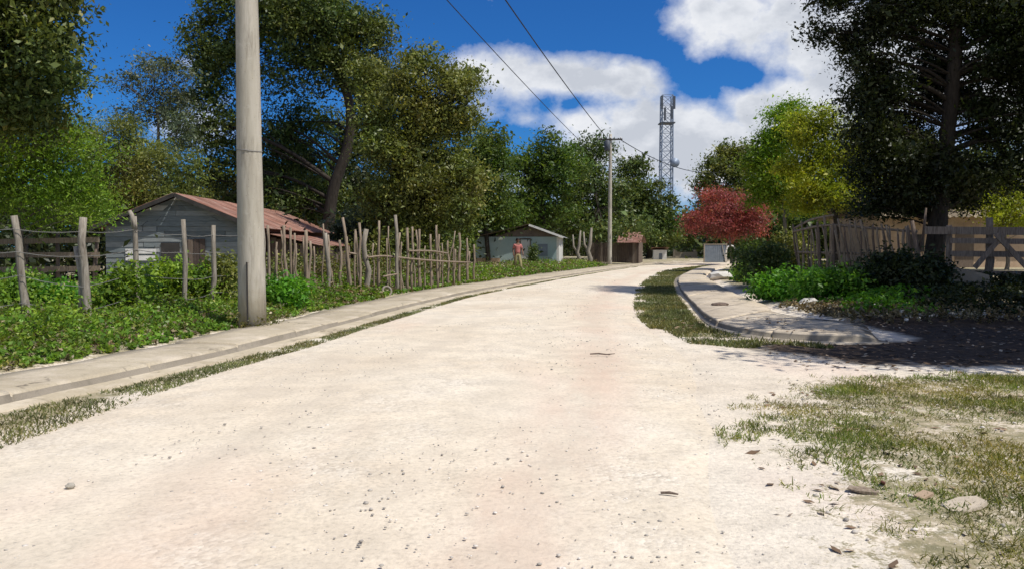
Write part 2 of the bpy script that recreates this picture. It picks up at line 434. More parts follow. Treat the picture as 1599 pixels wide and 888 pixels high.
INNER_R = catmull([(53.8, 89), (31.4, 76), (20.4, 64.8), (15, 55.8), (9.9, 40), (8.1, 31), (7.0, 24.5), (6.25, 18.8), (6.15, 17.3), (6.35, 16.3), (6.65, 15.7), (6.6, 15.0), (6.35, 14.0)], 12)

def x_of(curve, y):
    c = curve[np.argsort(curve[:, 1])]
    return np.interp(y, c[:, 1], c[:, 0])
_ir = INNER_R[: 7 * 12 + 6]
_il = KERB_L.copy()
def bank_d(x, y):
    """distance inside the raised right-hand plot"""
    return np.minimum(x - x_of(_ir, np.clip(y, 16.8, 200)), (y - 15.3 + .04 * (x - 7)))
def left_d(x, y):
    """distance to the left of the left kerb, roughly square to it"""
    return (x_of(KERB_L, y) - x) * np.where(y > 30, .93, .97)
def height(x, y):
    x = np.asarray(x, float); y = np.asarray(y, float)
    z = .05 * (fbm(x, y, 3.0, 2, 3) - .5) * sstep(3, 9, y)
    b = bank_d(x, y)
    z = z + .1 * sstep(-.1, .3, b) + .42 * sstep(.2, 5, b)
    l = left_d(x, y)
    z = z + .1 * sstep(.95, 1.25, l) + .10 * sstep(1.3, 4, l)
    return z

# ------------------------------------------------------------------ ground sheet
def axis(lo, hi, c, fine, span, grow=1.22):
    a = [c + k * fine for k in range(int(span / fine) + 1)]
    s = fine
    while a[-1] < hi: s *= grow; a.append(a[-1] + s)
    return a
xs = sorted(set([-v for v in axis(0, 600, 0, .3, 12)] + axis(0, 600, 0, .3, 14)))
ys = sorted(set([-v for v in axis(0, 80, .01, .6, 1)] + axis(0, 1500, .3, .3, 40, 1.1)))
gx, gy = np.meshgrid(xs, ys)
gz = height(gx, gy)
nx, ny = len(xs), len(ys)
V = np.stack([gx.ravel(), gy.ravel(), gz.ravel()], 1)
idx = np.arange(nx * ny).reshape(ny, nx)
Fq = np.stack([idx[:-1, :-1].ravel(), idx[:-1, 1:].ravel(), idx[1:, 1:].ravel(), idx[1:, :-1].ravel()], 1)
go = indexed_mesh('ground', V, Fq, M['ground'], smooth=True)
tag(go, kind='structure')
def cover_of(x, y):
    l = left_d(x, y); b = bank_d(x, y)
    c = .95 * sstep(1.0, 1.4, l)
    c = np.maximum(c, .95 * sstep(.0, .5, b))
    # triangle of thin turf between the road and the side lane, right foreground
    e = x - (1.35 + .27 * (y - 3.7) + .12 * np.sin(y * 1.7) + np.clip(y - 7.5, 0, 5) * .25)
    tri = sstep(-.7, 1.1, e) * (1 - sstep(8.6, 10.0, y + .25 * np.sin(x * 2)))
    c = np.maximum(c, (.70 + .16 * sstep(7, 4.2, y) * sstep(1.6, 2.2, x)) * tri)
    # verges
    el = x_of(EDGE_L, y); kl = x_of(KERB_L, y)
    c = np.maximum(c, .8 * (sstep(-.1, .25, el - x)) * (x > kl - .1))
    er = x_of(EDGE_R, y); kr = x_of(KERB_R[:8 * 12], np.clip(y, 13.9, 200))
    c = np.maximum(c, .8 * sstep(.0, .4, x - er) * (x < kr) * sstep(12.6, 13.6, y))
    return c
cov = cover_of(gx, gy).ravel()
ca = go.data.attributes.new('cover', 'FLOAT', 'POINT'); ca.data.foreach_set('value', cov.astype(np.float32))
litter_shade = (.75 * sstep(.0, .5, bank_d(gx, gy)) * sstep(7.6, 9, gx) * (gy < 17) + sstep(9.3, 10.4, gy - .0 * gx) * (1 - sstep(12.2, 13.2, gy)) * sstep(3.4, 5.2, gx + .5 * (gy - 10)) * .8 + .85 * sstep(6.0, 7.2, gx) * sstep(10.2, 11.5, gy) * (gy < 16)).ravel()  # leaf litter zones that also paint in the tree shade
la = go.data.attributes.new('litter', 'FLOAT', 'POINT'); la.data.foreach_set('value', litter_shade.astype(np.float32))

# road: a slightly crowned gravel strip whose feathered edges dip under the soil
def resample(c, n):
    d = np.r_[0, np.cumsum(np.hypot(*np.diff(c, axis=0).T))]
    t = np.linspace(0, 1, n) ** 1.0 * d[-1]
    return np.stack([np.interp(t, d, c[:, 0]), np.interp(t, d, c[:, 1])], 1)
def by_y(c, yy):
    return np.stack([x_of(c, yy), yy], 1)
yy = np.r_[np.arange(-12, 30, .3), np.arange(30, 96, 1.0)]
n_ = len(yy)
L_ = resample(EDGE_L, 400); R_ = resample(EDGE_R, 400)
# pair by progress along the road
L_ = by_y(EDGE_L, np.r_[np.arange(-12, 30, .25), np.arange(30, 97, .7)])
off_ = .9
R_ = np.array([(x_of(EDGE_R, y - .0), y) for y in np.clip(L_[:, 1] - 6.5 * sstep(45, 80, L_[:, 1]), -12, 90.5)])
rows = []
NC = 40
for (l, r) in zip(L_, R_):
    u = np.linspace(-.03, 1.03, NC)
    p = l[None, :] * (1 - u[:, None]) + r[None, :] * u[:, None]
    crown = .045 * (1 - (2 * u - 1) ** 2)
    track = -.012 * (np.exp(-((u - .3) / .08) ** 2) + np.exp(-((u - .68) / .08) ** 2))
    edge = -.05 * (sstep(.0, -.03, u) + sstep(1.0, 1.03, u)) - .014 * (np.abs(2 * u - 1) > .9)
    z = height(p[:, 0], p[:, 1]) + crown + track + edge + .03 * (fbm(p[:, 0], p[:, 1], 1.4, 5, 3) - .5) + .006
    rows.append(np.c_[p, z])
V = np.concatenate(rows); idx = np.arange(len(V)).reshape(len(rows), NC)
Fq = np.stack([idx[:-1, :-1].ravel(), idx[:-1, 1:].ravel(), idx[1:, 1:].ravel(), idx[1:, :-1].ravel()], 1)
ro = tag(indexed_mesh('road', V, Fq, M['gravel'], smooth=True), kind='structure')
uu = np.tile(np.linspace(-.03, 1.03, NC), len(rows)); wob = .05 * (fbm(V[:, 0], V[:, 1], 5, 71, 2) - .5)
for nm, cs_, wd in (('loose', (.10, .52, .90), .085), ('earth', (.78,), .075), ('track', (.22, .36, .64, .79), .035)):
    val = sum(np.exp(-((uu + wob - c_) / wd) ** 2) for c_ in cs_)
    ra = ro.data.attributes.new(nm, 'FLOAT', 'POINT'); ra.data.foreach_set('value', val.astype(np.float32))
def road_z(x, y): 
    l = x_of(EDGE_L, y); r = x_of(EDGE_R, y)
    u = np.clip((x - l) / (r - l), 0, 1)
    return height(x, y) + .045 * (1 - (2 * u - 1) ** 2) + .004

# pavements: kerbed concrete strips
def strip(name, outer, inner, mat, top=.12, gutter=.0, rag=.05, every=1.9, close=False):
    s0 = np.r_[0, np.cumsum(np.hypot(*np.diff(outer, axis=0).T))]
    jn = np.arange(.7, s0[-1], every)
    ss = np.unique(np.round(np.r_[np.arange(0, s0[-1], .22), jn - .016, jn - .013, jn + .013, jn + .016], 4)); ss = ss[(ss >= 0) & (ss <= s0[-1])]
    outer = np.stack([np.interp(ss, s0, outer[:, 0]), np.interp(ss, s0, outer[:, 1])], 1)
    inner = np.stack([np.interp(ss, s0, inner[:, 0]), np.interp(ss, s0, inner[:, 1])], 1)
    near_j = np.min(np.abs(ss[:, None] - jn[None]), axis=1) < .0145
    slab_dz = np.random.default_rng(5).normal(size=len(jn) + 2) * .009
    n = len(outer); rows = []
    top0 = top
    for k in range(n):
        top = top0 + slab_dz[np.searchsorted(jn, ss[k])] - (.022 if near_j[k] else 0)
        if close: top -= (top0 + .05) * float(sstep(.28, .0, s0[-1] - ss[k] - .25 * float(fbm(ss[k], 0, .2, 3, 2))))
        o = outer[k]; i = inner[k]; d = (i - o); w = np.hypot(*d); d = d / max(w, 1e-6)
        j = rag * (fbm(i[0], i[1], .9, 3, 3) - .5) * 2
        jo = .05 * (fbm(o[0], o[1], .8, 8, 3) - .5) + .10 * max(0, float(fbm(o[0], o[1], .35, 15, 2)) - .66)
        zt = top + .02 * (fbm(o[0], o[1], 2, 4, 3) - .5)
        prof = []
        if gutter > 0:
            g = gutter * (.75 + .5 * fbm(o[0], o[1], 1.2, 11, 2))
            prof += [(-g, -.05), (-g + .01, .012), (-.03 + jo, .02)]
        else:
            prof += [(-.02 + jo, -.08)]
        prof += [(jo, zt - .03), (.02 + jo, zt - .008), (.06 + jo, zt), (.35 * w, zt + .012), (.7 * w, zt + .012), (w + j, zt), (w + j + .03, -.05)]
        rows.append([(o[0] + d[0] * a, o[1] + d[1] * a, z + .0) for a, z in prof])
    V = np.array(rows).reshape(-1, 3); m = len(rows[0]); idx = np.arange(len(V)).reshape(n, m)
    Fq = np.stack([idx[:-1, :-1].ravel(), idx[1:, :-1].ravel(), idx[1:, 1:].ravel(), idx[:-1, 1:].ravel()], 1)
    o = indexed_mesh(name, V, Fq, mat)
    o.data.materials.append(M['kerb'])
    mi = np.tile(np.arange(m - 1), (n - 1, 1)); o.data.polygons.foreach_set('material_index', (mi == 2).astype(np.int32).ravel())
    return tag(o, kind='structure')
kl = resample(KERB_L, 520)
tn = np.gradient(kl, axis=0); tn /= np.hypot(tn[:, 0], tn[:, 1])[:, None]
nl = np.stack([-tn[:, 1], tn[:, 0]], 1)
wl = (1.0 + .35 * sstep(12, 24, kl[:, 1]))[:, None]
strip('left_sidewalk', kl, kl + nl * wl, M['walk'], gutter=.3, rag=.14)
ko = resample(KERB_R, 420)
# pair kerb and inner edge by control-point parameter
par = np.linspace(0, 1, len(KERB_R))
d_ = np.r_[0, np.cumsum(np.hypot(*np.diff(KERB_R, axis=0).T))]; d_ /= d_[-1]
t_ = np.linspace(0, 1, 420)
pp = np.interp(t_, d_, par)
ki = np.stack([np.interp(pp, par, INNER_R[:, 0]), np.interp(pp, par, INNER_R[:, 1])], 1)
ki = ko + (ki - ko) * (.86 - .16 * sstep(16, 13, ko[:, 1]))[:, None]
strip('right_sidewalk', ko, ki, M['walkdirt_shade'], top=.13, gutter=.22, rag=.2, close=True)

# ------------------------------------------------------------------ scattered small stuff
def ico():
    p = (1 + 5 ** .5) / 2
    v = np.array([(-1, p, 0), (1, p, 0), (-1, -p, 0), (1, -p, 0), (0, -1, p), (0, 1, p), (0, -1, -p), (0, 1, -p), (p, 0, -1), (p, 0, 1), (-p, 0, -1), (-p, 0, 1)]) / math.hypot(1, p)
    f = np.array([(0, 11, 5), (0, 5, 1), (0, 1, 7), (0, 7, 10), (0, 10, 11), (1, 5, 9), (5, 11, 4), (11, 10, 2), (10, 7, 6), (7, 1, 8), (3, 9, 4), (3, 4, 2), (3, 2, 6), (3, 6, 8), (3, 8, 9), (4, 9, 5), (2, 4, 11), (6, 2, 10), (8, 6, 7), (9, 8, 1)])
    return v, f
def rocks(name, P, size, mat, flat=.6):
    iv, if_ = ico(); n = len(P)
    sc = size[:, None] * (.7 + .6 * rng.random((n, 3))); sc[:, 2] *= flat
    a = rng.random(n) * 6.28
    v = iv[None] * (1 + .35 * (rng.random((n, 12, 1)) - .5)) * sc[:, None, :]
    c, s = np.cos(a)[:, None], np.sin(a)[:, None]
    v = np.stack([v[..., 0] * c - v[..., 1] * s, v[..., 0] * s + v[..., 1] * c, v[..., 2]], -1) + P[:, None, :]
    f = if_[None] + (np.arange(n) * 12)[:, None, None]
    return indexed_mesh(name, v.reshape(-1, 3), f.reshape(-1, 3), mat)

n = 7000
y = 2.5 + 32 * rng.random(n) ** 1.8
x = x_of(EDGE_L, y) + (x_of(EDGE_R, y) - x_of(EDGE_L, y)) * (.0 + 1.0 * rng.random(n)) + (rng.random(n) < .25) * rng.random(n) * 3.0
uu_ = (x - x_of(EDGE_L, y)) / (x_of(EDGE_R, y) - x_of(EDGE_L, y))
keep = (fbm(x, y, 1.7, 21, 3) + .25 * rng.random(n) + .16 * (np.exp(-((uu_ - .52) / .1) ** 2) + np.exp(-((uu_ - .9) / .1) ** 2)) > .58) & ~((x > x_of(EDGE_R, y)) & (y > 11))
x, y = x[keep], y[keep]
sz = .005 + .009 * rng.random(len(x)) ** 2.4 + (rng.random(len(x)) < .006) * .014
z = np.where(x < x_of(EDGE_R, y), road_z(x, y), height(x, y)) - sz * .05
tag(rocks('pebbles', np.c_[x, y, z], sz, M['pebble'], .5), kind='stuff')

# white rubble along the foot of the right bank and litter of stones in the turf
n = 260
tt = rng.random(n)
px = 1190 + 190 * tt; 
P = []
for k in range(n):
    t = tt[k]; xx = 6.55 + 3.2 * t + .5 * rng.normal(); y0 = 17.3 - 1.2 * t + .35 * rng.normal() + (.9 if t < .3 else 0)
    if bank_d(xx, y0) > .02: P.append((xx, y0, float(height(xx, y0)) + .02))
P = np.array(P)
tag(rocks('rubble', P, .03 + .085 * rng.random(len(P)) ** 2, M['rubble'], .7), kind='stuff')
n = 1100
y = 3.2 + 7 * rng.random(n); x = 1.6 + 6 * rng.random(n)
keep = cover_of(x, y) > .3
x, y = x[keep], y[keep]
P = np.c_[x, y, height(x, y) + .006]
tag(rocks('gravel', P, .005 + .017 * rng.random(len(P)) ** 3, M['pebble'], .5), kind='stuff')

def flakes(name, x, y, size, mat, lift=.01):
    n = len(x); a = rng.random(n) * 6.28
    d1 = np.c_[np.cos(a), np.sin(a), .5 * (rng.random(n) - .5)] * size[:, None]
    d2 = np.c_[-np.sin(a), np.cos(a), .9 * (rng.random(n) - .5)] * (size * .45)[:, None]
    c = np.c_[x, y, np.where((x < x_of(EDGE_R, y)) & (x > x_of(EDGE_L, y)), road_z(x, y), height(x, y)) + lift + np.where((x < 6.9) & (y > 12.75), .135, 0)]
    v = np.stack([c - d1, c - d2, c + d1, c + d2], 1)
    return poly_mesh(name, v.reshape(-1, 3), 4, mat)
n = 5200
y = 3.2 + 12.3 * rng.random(n); x = 1.4 + 10 * rng.random(n)
keep = (cover_of(x, y) > .15) & (rng.random(n) < .35) | ((y > 9.6) & (y < 15.4) & (x > 3.6 + .8 * (y > 12.2)))
x, y = x[keep], y[keep]
tag(flakes('leaf_litter', x, y, .02 + .035 * rng.random(len(x)), M['litter']), kind='stuff')

def blades(name, x, y, h, mat, w=.006, lean=.5, zf=height, seg=1):
    n = len(x); a = rng.random(n) * 6.28
    side = np.c_[np.cos(a), np.sin(a), np.zeros(n)] * (w * (.6 + .8 * rng.random(n)))[:, None]
    tip = np.c_[rng.normal(size=n) * lean, rng.normal(size=n) * lean, np.ones(n)]
    tip *= (h / np.linalg.norm(tip, axis=1))[:, None]
    b = np.c_[x, y, zf(x, y) - .004]
    mid = b + tip * .55 + np.c_[np.zeros(n), np.zeros(n), h * .08]
    v = np.stack([b - side, b + side, mid + side * .7, b + tip, mid - side * .7], 1)
    return poly_mesh(name, v.reshape(-1, 3), 5, mat)

# verge grass, left gutter side
n = 52000
y = 3.5 + 55 * rng.random(n) ** 1.7
a_, b_ = x_of(KERB_L, y) + .22, x_of(EDGE_L, y) + .12
a_ = a_ + .14
x = a_ + (b_ - a_ + .12) * rng.random(n)
keep = fbm(x, y, .5, 31, 4) + .28 * rng.random(n) - .14 * np.abs((x - a_) / (b_ - a_ + .12) - .5) > .51
x, y = x[keep], y[keep]
tag(blades('verge_grass', x, y, .015 + .05 * rng.random(len(x)), M['grass'], .006, .9), kind='stuff')
# verge grass, right of the road round the corner of the pavement
n = 60000
y = 11.8 + 50 * rng.random(n) ** 1.6
er = x_of(EDGE_R, y); kr = x_of(KERB_R[:8 * 12], np.clip(y, 13.9, 200)) - .2
x = er - .12 + (kr - er + .12) * rng.random(n)
lane = (y < 13.9)
x = np.where(lane, 2.75 + 2.6 * rng.random(n), x)
keep = (fbm(x, y, .6, 33, 4) + .25 * rng.random(n) > np.where(lane, .50 + .07 * (13.9 - y) + .05 * np.maximum(x - 3.2, 0), .48 + .26 * sstep(er + .35, er - .28, x))) & np.where(lane, (x < 3.8 + np.maximum(13.9 - y, 0) * .55 - .12) & (y > 12.0 + .25 * np.sin(x * 5)), kr - er > .15)
x, y = x[keep], y[keep]
tag(blades('verge_grass', x, y, .03 + .08 * rng.random(len(x)) , M['grass'], .009, .8), kind='stuff')
# thin turf of the right foreground
n = 260000
y = 3.0 + 7.4 * rng.random(n); x = .9 + 7 * rng.random(n)
cv = cover_of(x, y)
keep = (cv + 1.6 * (fbm(x, y, 1.3, 41, 4) - .5) + .9 * (fbm(x, y, .25, 43, 2) - .5) + .55 * (rng.random(n) - .5) > .60) & (cv > .08)
x, y = x[keep], y[keep]
cl_ = fbm(x, y, .9, 47, 3) + .15 * rng.random(len(x)) > .60
xg, yg = x[cl_], y[cl_]
tag(blades('turf', xg, yg, (.015 + .05 * rng.random(len(xg)) ** 1.3) * (.6 + 1.1 * fbm(xg, yg, .4, 45, 3)), M['turfgreen'], .0042, .9), kind='stuff')
x, y = x[~cl_], y[~cl_]
tag(blades('turf', x, y, (.010 + .045 * rng.random(len(x)) ** 1.5) * (.5 + 1.3 * fbm(x, y, .5, 45, 3)), M['grass2'], .0038, 1.1), kind='stuff')

# ------------------------------------------------------------------ leaves
def leaf_quads(C, size, up=.5, out=None, aspect=.45):
    """rhombic leaves centred at C"""
    n = len(C)
    nrm = rng.normal(size=(n, 3)); nrm[:, 2] += up
    if out is not None: nrm += out
    nrm /= np.linalg.norm(nrm, axis=1)[:, None]
    a = np.cross(nrm, rng.normal(size=(n, 3))); a /= np.linalg.norm(a, axis=1)[:, None]
    b = np.cross(nrm, a)
    L = (size * (.6 + .8 * rng.random(n)))[:, None] * .5
    W = L * aspect * (.8 + .4 * rng.random(n))[:, None]
    bend = nrm * L * .25
    return np.stack([C - a * L - bend, C - b * W + a * L * .1, C + a * L - bend, C + b * W + a * L * .1], 1)

def clumps(blobs, n_clump, bias=.42):
    w = np.array([b[3] * b[4] * b[5] for b in blobs]) ** .67
    w = w * np.array([b[6] if len(b) > 6 else 1.0 for b in blobs]); w /= w.sum()
    k = rng.choice(len(blobs), n_clump, p=w)
    d = rng.normal(size=(n_clump, 3)); d /= np.linalg.norm(d, axis=1)[:, None]
    r = rng.random(n_clump) ** bias
    r *= .86 + .30 * rng.random(n_clump) ** 2.2 + .10 * (rng.random(n_clump) < .10)
    B = np.array([b[:6] for b in blobs])
    return B[k, :3] + d * r[:, None] * B[k, 3:6], k, d

def pxblobs(spec, Y, base, deep=1.0):
    """(px, py, rx, ry [, dY, weight]) read off the photo at distance Y -> blobs relative to base"""
    out = []
    for s in spec:
        px, py, rx, ry = s[:4]; dY = s[4] if len(s) > 4 else 0; w = s[5] if len(s) > 5 else 1
        yy_ = Y + dY; p = at(px, py, yy_) - base
        k = yy_ / F
        out.append((p.x, p.y, p.z, rx * k, max(rx, ry) * k * deep, ry * k, w))
    return out

def tree(name, label, cat, Y, base_px, spec, leafmat, barkmat, n_clump, per, lsize, crad, trunk, r0, deep=1.0, group=None, twigs=60, bias=.42, up=.5, base=None, aspect=.45, limb=.35):
    if base is None:
        b = at(base_px, 420, Y); bz = float(height(b.x, Y)); base = Vector((b.x, Y, bz))
    root = empty(name, base, label, cat, group)
    core = pxblobs(spec, Y, base, deep); blobs = []
    for b_ in core:
        blobs.append((b_[0], b_[1], b_[2], b_[3] * .82, b_[4] * .82, b_[5] * .8, b_[6]))
        for _ in range(5):
            d_ = Vector((random.gauss(0, 1), random.gauss(0, 1), random.gauss(0, .9) + .15)).normalized(); f_ = random.uniform(.28, .5)
            blobs.append((b_[0] + d_.x * b_[3] * .82, b_[1] + d_.y * b_[4] * .82, b_[2] + d_.z * b_[5] * .82, b_[3] * f_, b_[4] * f_, b_[5] * f_ * .8, b_[6] * 1.25))
    per = int(per * 1.7); lsize *= .72
    cc, kk, dd = clumps(blobs, n_clump, bias)
    cs_ = crad * (.55 + .85 * rng.random(n_clump))
    C = np.repeat(cc, per, 0) + rng.normal(size=(n_clump * per, 3)) * np.array([1, 1, .6]) * np.repeat(cs_, per)[:, None]
    C[:, 2] = np.maximum(C[:, 2], .25)
    out = np.repeat(dd * .6 + rng.normal(size=dd.shape) * .75, per, 0)
    q = leaf_quads(C, lsize * np.repeat(.65 + .75 * rng.random(n_clump) ** 1.5, per) * (.65 + .75 * rng.random(len(C)) ** 2), up, out, aspect)
    poly_mesh('crown', q.reshape(-1, 3), 4, leafmat, root)
    # trunk, limbs and twigs
    mb = MB()
    if trunk:
        path = [(at(px, py, Y + dy) - base) for px, py, dy in trunk]
        path = [Vector((path[0].x, path[0].y, -.15))] + path[0:]
    else:
        c = Vector((0, 0, 0))
        for b in blobs: c += Vector(b[:3]) / len(blobs)
        path = [Vector((0, 0, -.15)), Vector((.1, 0, .4)), c * .5, c * .9]
        path[2].x *= .6; path[2].y *= .6
    P = catmull([tuple(p) for p in path], 6)
    rr = np.linspace(1, .42, len(P)) * r0; rr[0:2] *= 1.35
    mb.tube([tuple(p) for p in P], list(rr), 10, .07)
    nodes = []
    for bi, b in enumerate(blobs):
        if bi % 6 and bi % 6 > 3: nodes.append(nodes[bi - bi % 6]); continue
        tgt = Vector(b[:3])
        k = int(np.argmin(np.linalg.norm(P - np.array(tgt) + np.array([0, 0, .35 * b[5] + .4]), axis=1)))
        k = max(k, len(P) // 4)
        s = Vector(P[k])
        m1 = s.lerp(tgt, .35) + Vector((random.gauss(0, .2), random.gauss(0, .2), .1 * (tgt - s).length)) * .6
        m2 = s.lerp(tgt, .7) + Vector((random.gauss(0, .25), random.gauss(0, .25), .08 * (tgt - s).length)) * .6
        rl = max(.015, rr[k] * limb * (.8 + .5 * random.random()) * (1 if bi % 6 == 0 else .5))
        q_ = catmull([tuple(s), tuple(m1), tuple(m2), tuple(tgt)], 4)
        mb.tube([tuple(p) for p in q_], list(np.linspace(rl, rl * .35, len(q_))), 6, .06)
        nodes.append(q_)
    for _ in range(twigs):
        i = random.randrange(n_clump); src = nodes[kk[i]]
        s = Vector(src[random.randrange(len(src) // 3, len(src))]); e = Vector(cc[i])
        m = s.lerp(e, .5) + Vector((random.gauss(0, .12), random.gauss(0, .12), .12))
        q0 = r0 * .11
        mb.tube([s, m, e], [q0, q0 * .7, q0 * .3], 5, 0)
    mb.build('trunk', barkmat, root, True)
    return root

def bush(name, label, cat, pos, rx, rz, leafmat, n_clump, per, lsize, crad, group=None, stems=7, up=.7):
    base = Vector((pos[0], pos[1], float(height(pos[0], pos[1]))))
    root = empty(name, base, label, cat, group)
    bl = [(0, 0, rz * .5, rx, rx, rz * .55)] + [(random.uniform(-.6, .6) * rx, random.uniform(-.6, .6) * rx, rz * random.uniform(.5, .95), rx * .45, rx * .45, rz * .3) for _ in range(4)]
    cc, kk, dd = clumps(bl, n_clump)
    cc[:, 2] = np.maximum(cc[:, 2], .06)
    C = np.repeat(cc, per, 0) + rng.normal(size=(n_clump * per, 3)) * crad
    C[:, 2] = np.maximum(C[:, 2], .03)
    q = leaf_quads(C, np.full(len(C), lsize), up, np.repeat(dd, per, 0) * .5, .5)
    poly_mesh('foliage', q.reshape(-1, 3), 4, leafmat, root)
    mb = MB()
    for k in range(stems):
        e = cc[random.randrange(n_clump)]
        mb.tube([(random.gauss(0, .06), random.gauss(0, .06), -.05), (e[0] * .4, e[1] * .4, e[2] * .5), tuple(e)], [.018, .012, .005], 5)
    mb.build('stem', M['bark2'], root)
    return root

def weeds(name, x, y, hgt, mat, per=10, lsize=.09, spread=.5):
    """undergrowth: short leafy stems, each a column of leaves"""
    n = len(x)
    t = rng.random((n, per)) ** .7
    z = height(x, y)[:, None] + hgt[:, None] * t
    a = rng.random((n, per)) * 6.28
    rr_ = (.03 + spread * hgt[:, None] * (.35 + .3 * t)) * rng.random((n, per))
    C = np.stack([x[:, None] + np.cos(a) * rr_, y[:, None] + np.sin(a) * rr_, z], -1).reshape(-1, 3)
    q = leaf_quads(C, np.full(len(C), lsize), .9, None, .5)
    return tag(poly_mesh(name, q.reshape(-1, 3), 4, mat), kind='stuff')

# ------------------------------------------------------------------ left trees
tree('broadleaf_tree', 'large dark tree overhanging the left top corner with big glossy leaves', 'tree', 15.5, -150,
     [(20, 30, 85, 70), (75, 75, 38, 55), (30, 130, 80, 60, 1), (85, 160, 28, 45, 1.2, .5), (-60, 60, 120, 110), (-60, -70, 170, 90), (20, 190, 85, 50, 1.5), (60, -60, 60, 60)],
     M['leaf_dark'], M['bark'], 900, 44, .165, .28, None, .28, .8)
tree('feathery_tree', 'feathery light green young tree behind the leftmost fence posts', 'tree', 19, 30,
     [(20, 215, 70, 60), (90, 250, 75, 60), (40, 300, 95, 60), (-40, 180, 60, 60), (-60, 280, 90, 80), (120, 310, 60, 45)],
     M['leaf_light'], M['bark2'], 620, 46, .13, .27, None, .12, .8, aspect=.3)
tree('bushy_tree', 'rounded mid green bushy tree left of the blue-grey shack', 'tree', 31, 190,
     [(170, 240, 70, 60), (230, 260, 70, 70), (290, 300, 40, 60), (150, 310, 70, 50), (230, 320, 70, 40), (120, 220, 40, 40)],
     M['leaf_olive'], M['bark2'], 640, 42, .15, .3, None, .14, .8, aspect=.35)
tree('sparse_tree', 'thin sparse tree with see-through grey-green crown against the sky', 'tree', 38, 250,
     [(240, 115, 45, 28), (200, 140, 28, 28), (270, 150, 40, 45), (225, 175, 45, 35), (290, 200, 35, 50)],
     M['leaf_grey'], M['bark2'], 230, 26, .2, .32, None, .13, .9, twigs=120, bias=.55)
tree('tall_tree', 'tallest dark tree rising behind the near concrete pole with curved trunk', 'tree', 40, 515,
     [(335, 110, 38, 60), (345, 60, 50, 45), (330, 190, 50, 60), (420, 40, 90, 60), (450, 0, 110, 60), (520, 50, 75, 50), (565, 60, 40, 40), (470, 110, 80, 45), (360, 260, 60, 70, 1, .7), (470, 260, 60, 65, 3, .9), (420, 190, 60, 50, 2, .8), (500, 190, 40, 50, 3, .5), (490, 320, 50, 40, 2, .9), (595, 60, 25, 30, 0, .8), (440, 300, 60, 40, 1, .8), (560, 110, 50, 35)],
     M['leaf_dark'], M['bark'], 1500, 36, .26, .42, [(512, 370, 0), (520, 300, 0), (545, 220, 0), (545, 160, 0), (525, 110, 0), (500, 40, 0)], .36, .7, twigs=150)
tree('dense_tree', 'dense very dark tree filling the gap behind the curved trunk', 'tree', 52, 500,
     [(470, 300, 70, 60), (545, 260, 50, 70), (410, 310, 60, 55), (575, 175, 40, 50), (500, 350, 80, 40), (560, 330, 50, 50), (450, 240, 45, 40, 0, .6), (600, 130, 30, 30)],
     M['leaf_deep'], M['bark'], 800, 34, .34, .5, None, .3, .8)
tree('spreading_tree', 'broad olive green spreading tree right of the tall dark tree', 'tree', 34, 610,
     [(655, 100, 40, 26), (585, 130, 40, 34, 1), (715, 125, 28, 24, 1), (640, 170, 72, 60), (690, 170, 55, 60), (622, 250, 58, 60), (685, 260, 75, 60), (725, 190, 25, 30), (655, 320, 80, 45), (600, 318, 34, 40), (720, 300, 40, 50)],
     M['leaf_olive'], M['bark'], 1450, 36, .22, .36, [(600, 410, 0), (604, 350, 0), (615, 280, 0), (635, 210, 0), (650, 150, 0)], .26, .75, twigs=130)
tree('slender_tree', 'slim green tree between the spreading tree and the teal house', 'tree', 50, 760,
     [(752, 215, 26, 30), (770, 245, 32, 34), (755, 290, 45, 50), (725, 260, 40, 40), (770, 330, 40, 30), (720, 330, 40, 30), (785, 270, 20, 30)],
     M['leaf_mid'], M['bark'], 420, 32, .3, .45, None, .2, .8)
tree('round_tree', 'round-topped green tree standing directly behind the teal house', 'tree', 66, 850,
     [(850, 240, 45, 32), (830, 290, 45, 50), (880, 270, 40, 50), (850, 330, 65, 35), (810, 330, 30, 30)],
     M['leaf_mid'], M['bark'], 460, 32, .38, .55, None, .26, .8)
tree('shady_tree', 'dark shady tree behind the far roadside utility pole', 'tree', 74, 930,
     [(925, 250, 30, 36), (915, 300, 40, 45), (960, 310, 40, 40), (930, 350, 55, 28), (895, 345, 30, 30), (985, 358, 34, 12, -12), (940, 360, 40, 12, -10)],
     M['leaf_dark'], M['bark'], 430, 30, .42, .55, None, .26, .8)
tree('wide_dark_tree', 'wide low dark tree shading the far end of the road', 'tree', 86, 1012,
     [(985, 265, 28, 24), (1000, 300, 45, 30), (1030, 330, 35, 30), (1010, 350, 52, 26), (970, 340, 40, 35), (1048, 360, 18, 22), (990, 330, 40, 30), (1000, 372, 40, 12, -4), (1045, 376, 24, 10, -4), (1070, 372, 20, 14, 2)],
     M['leaf_dark'], M['bark'], 560, 30, .48, .6, None, .4, .8)

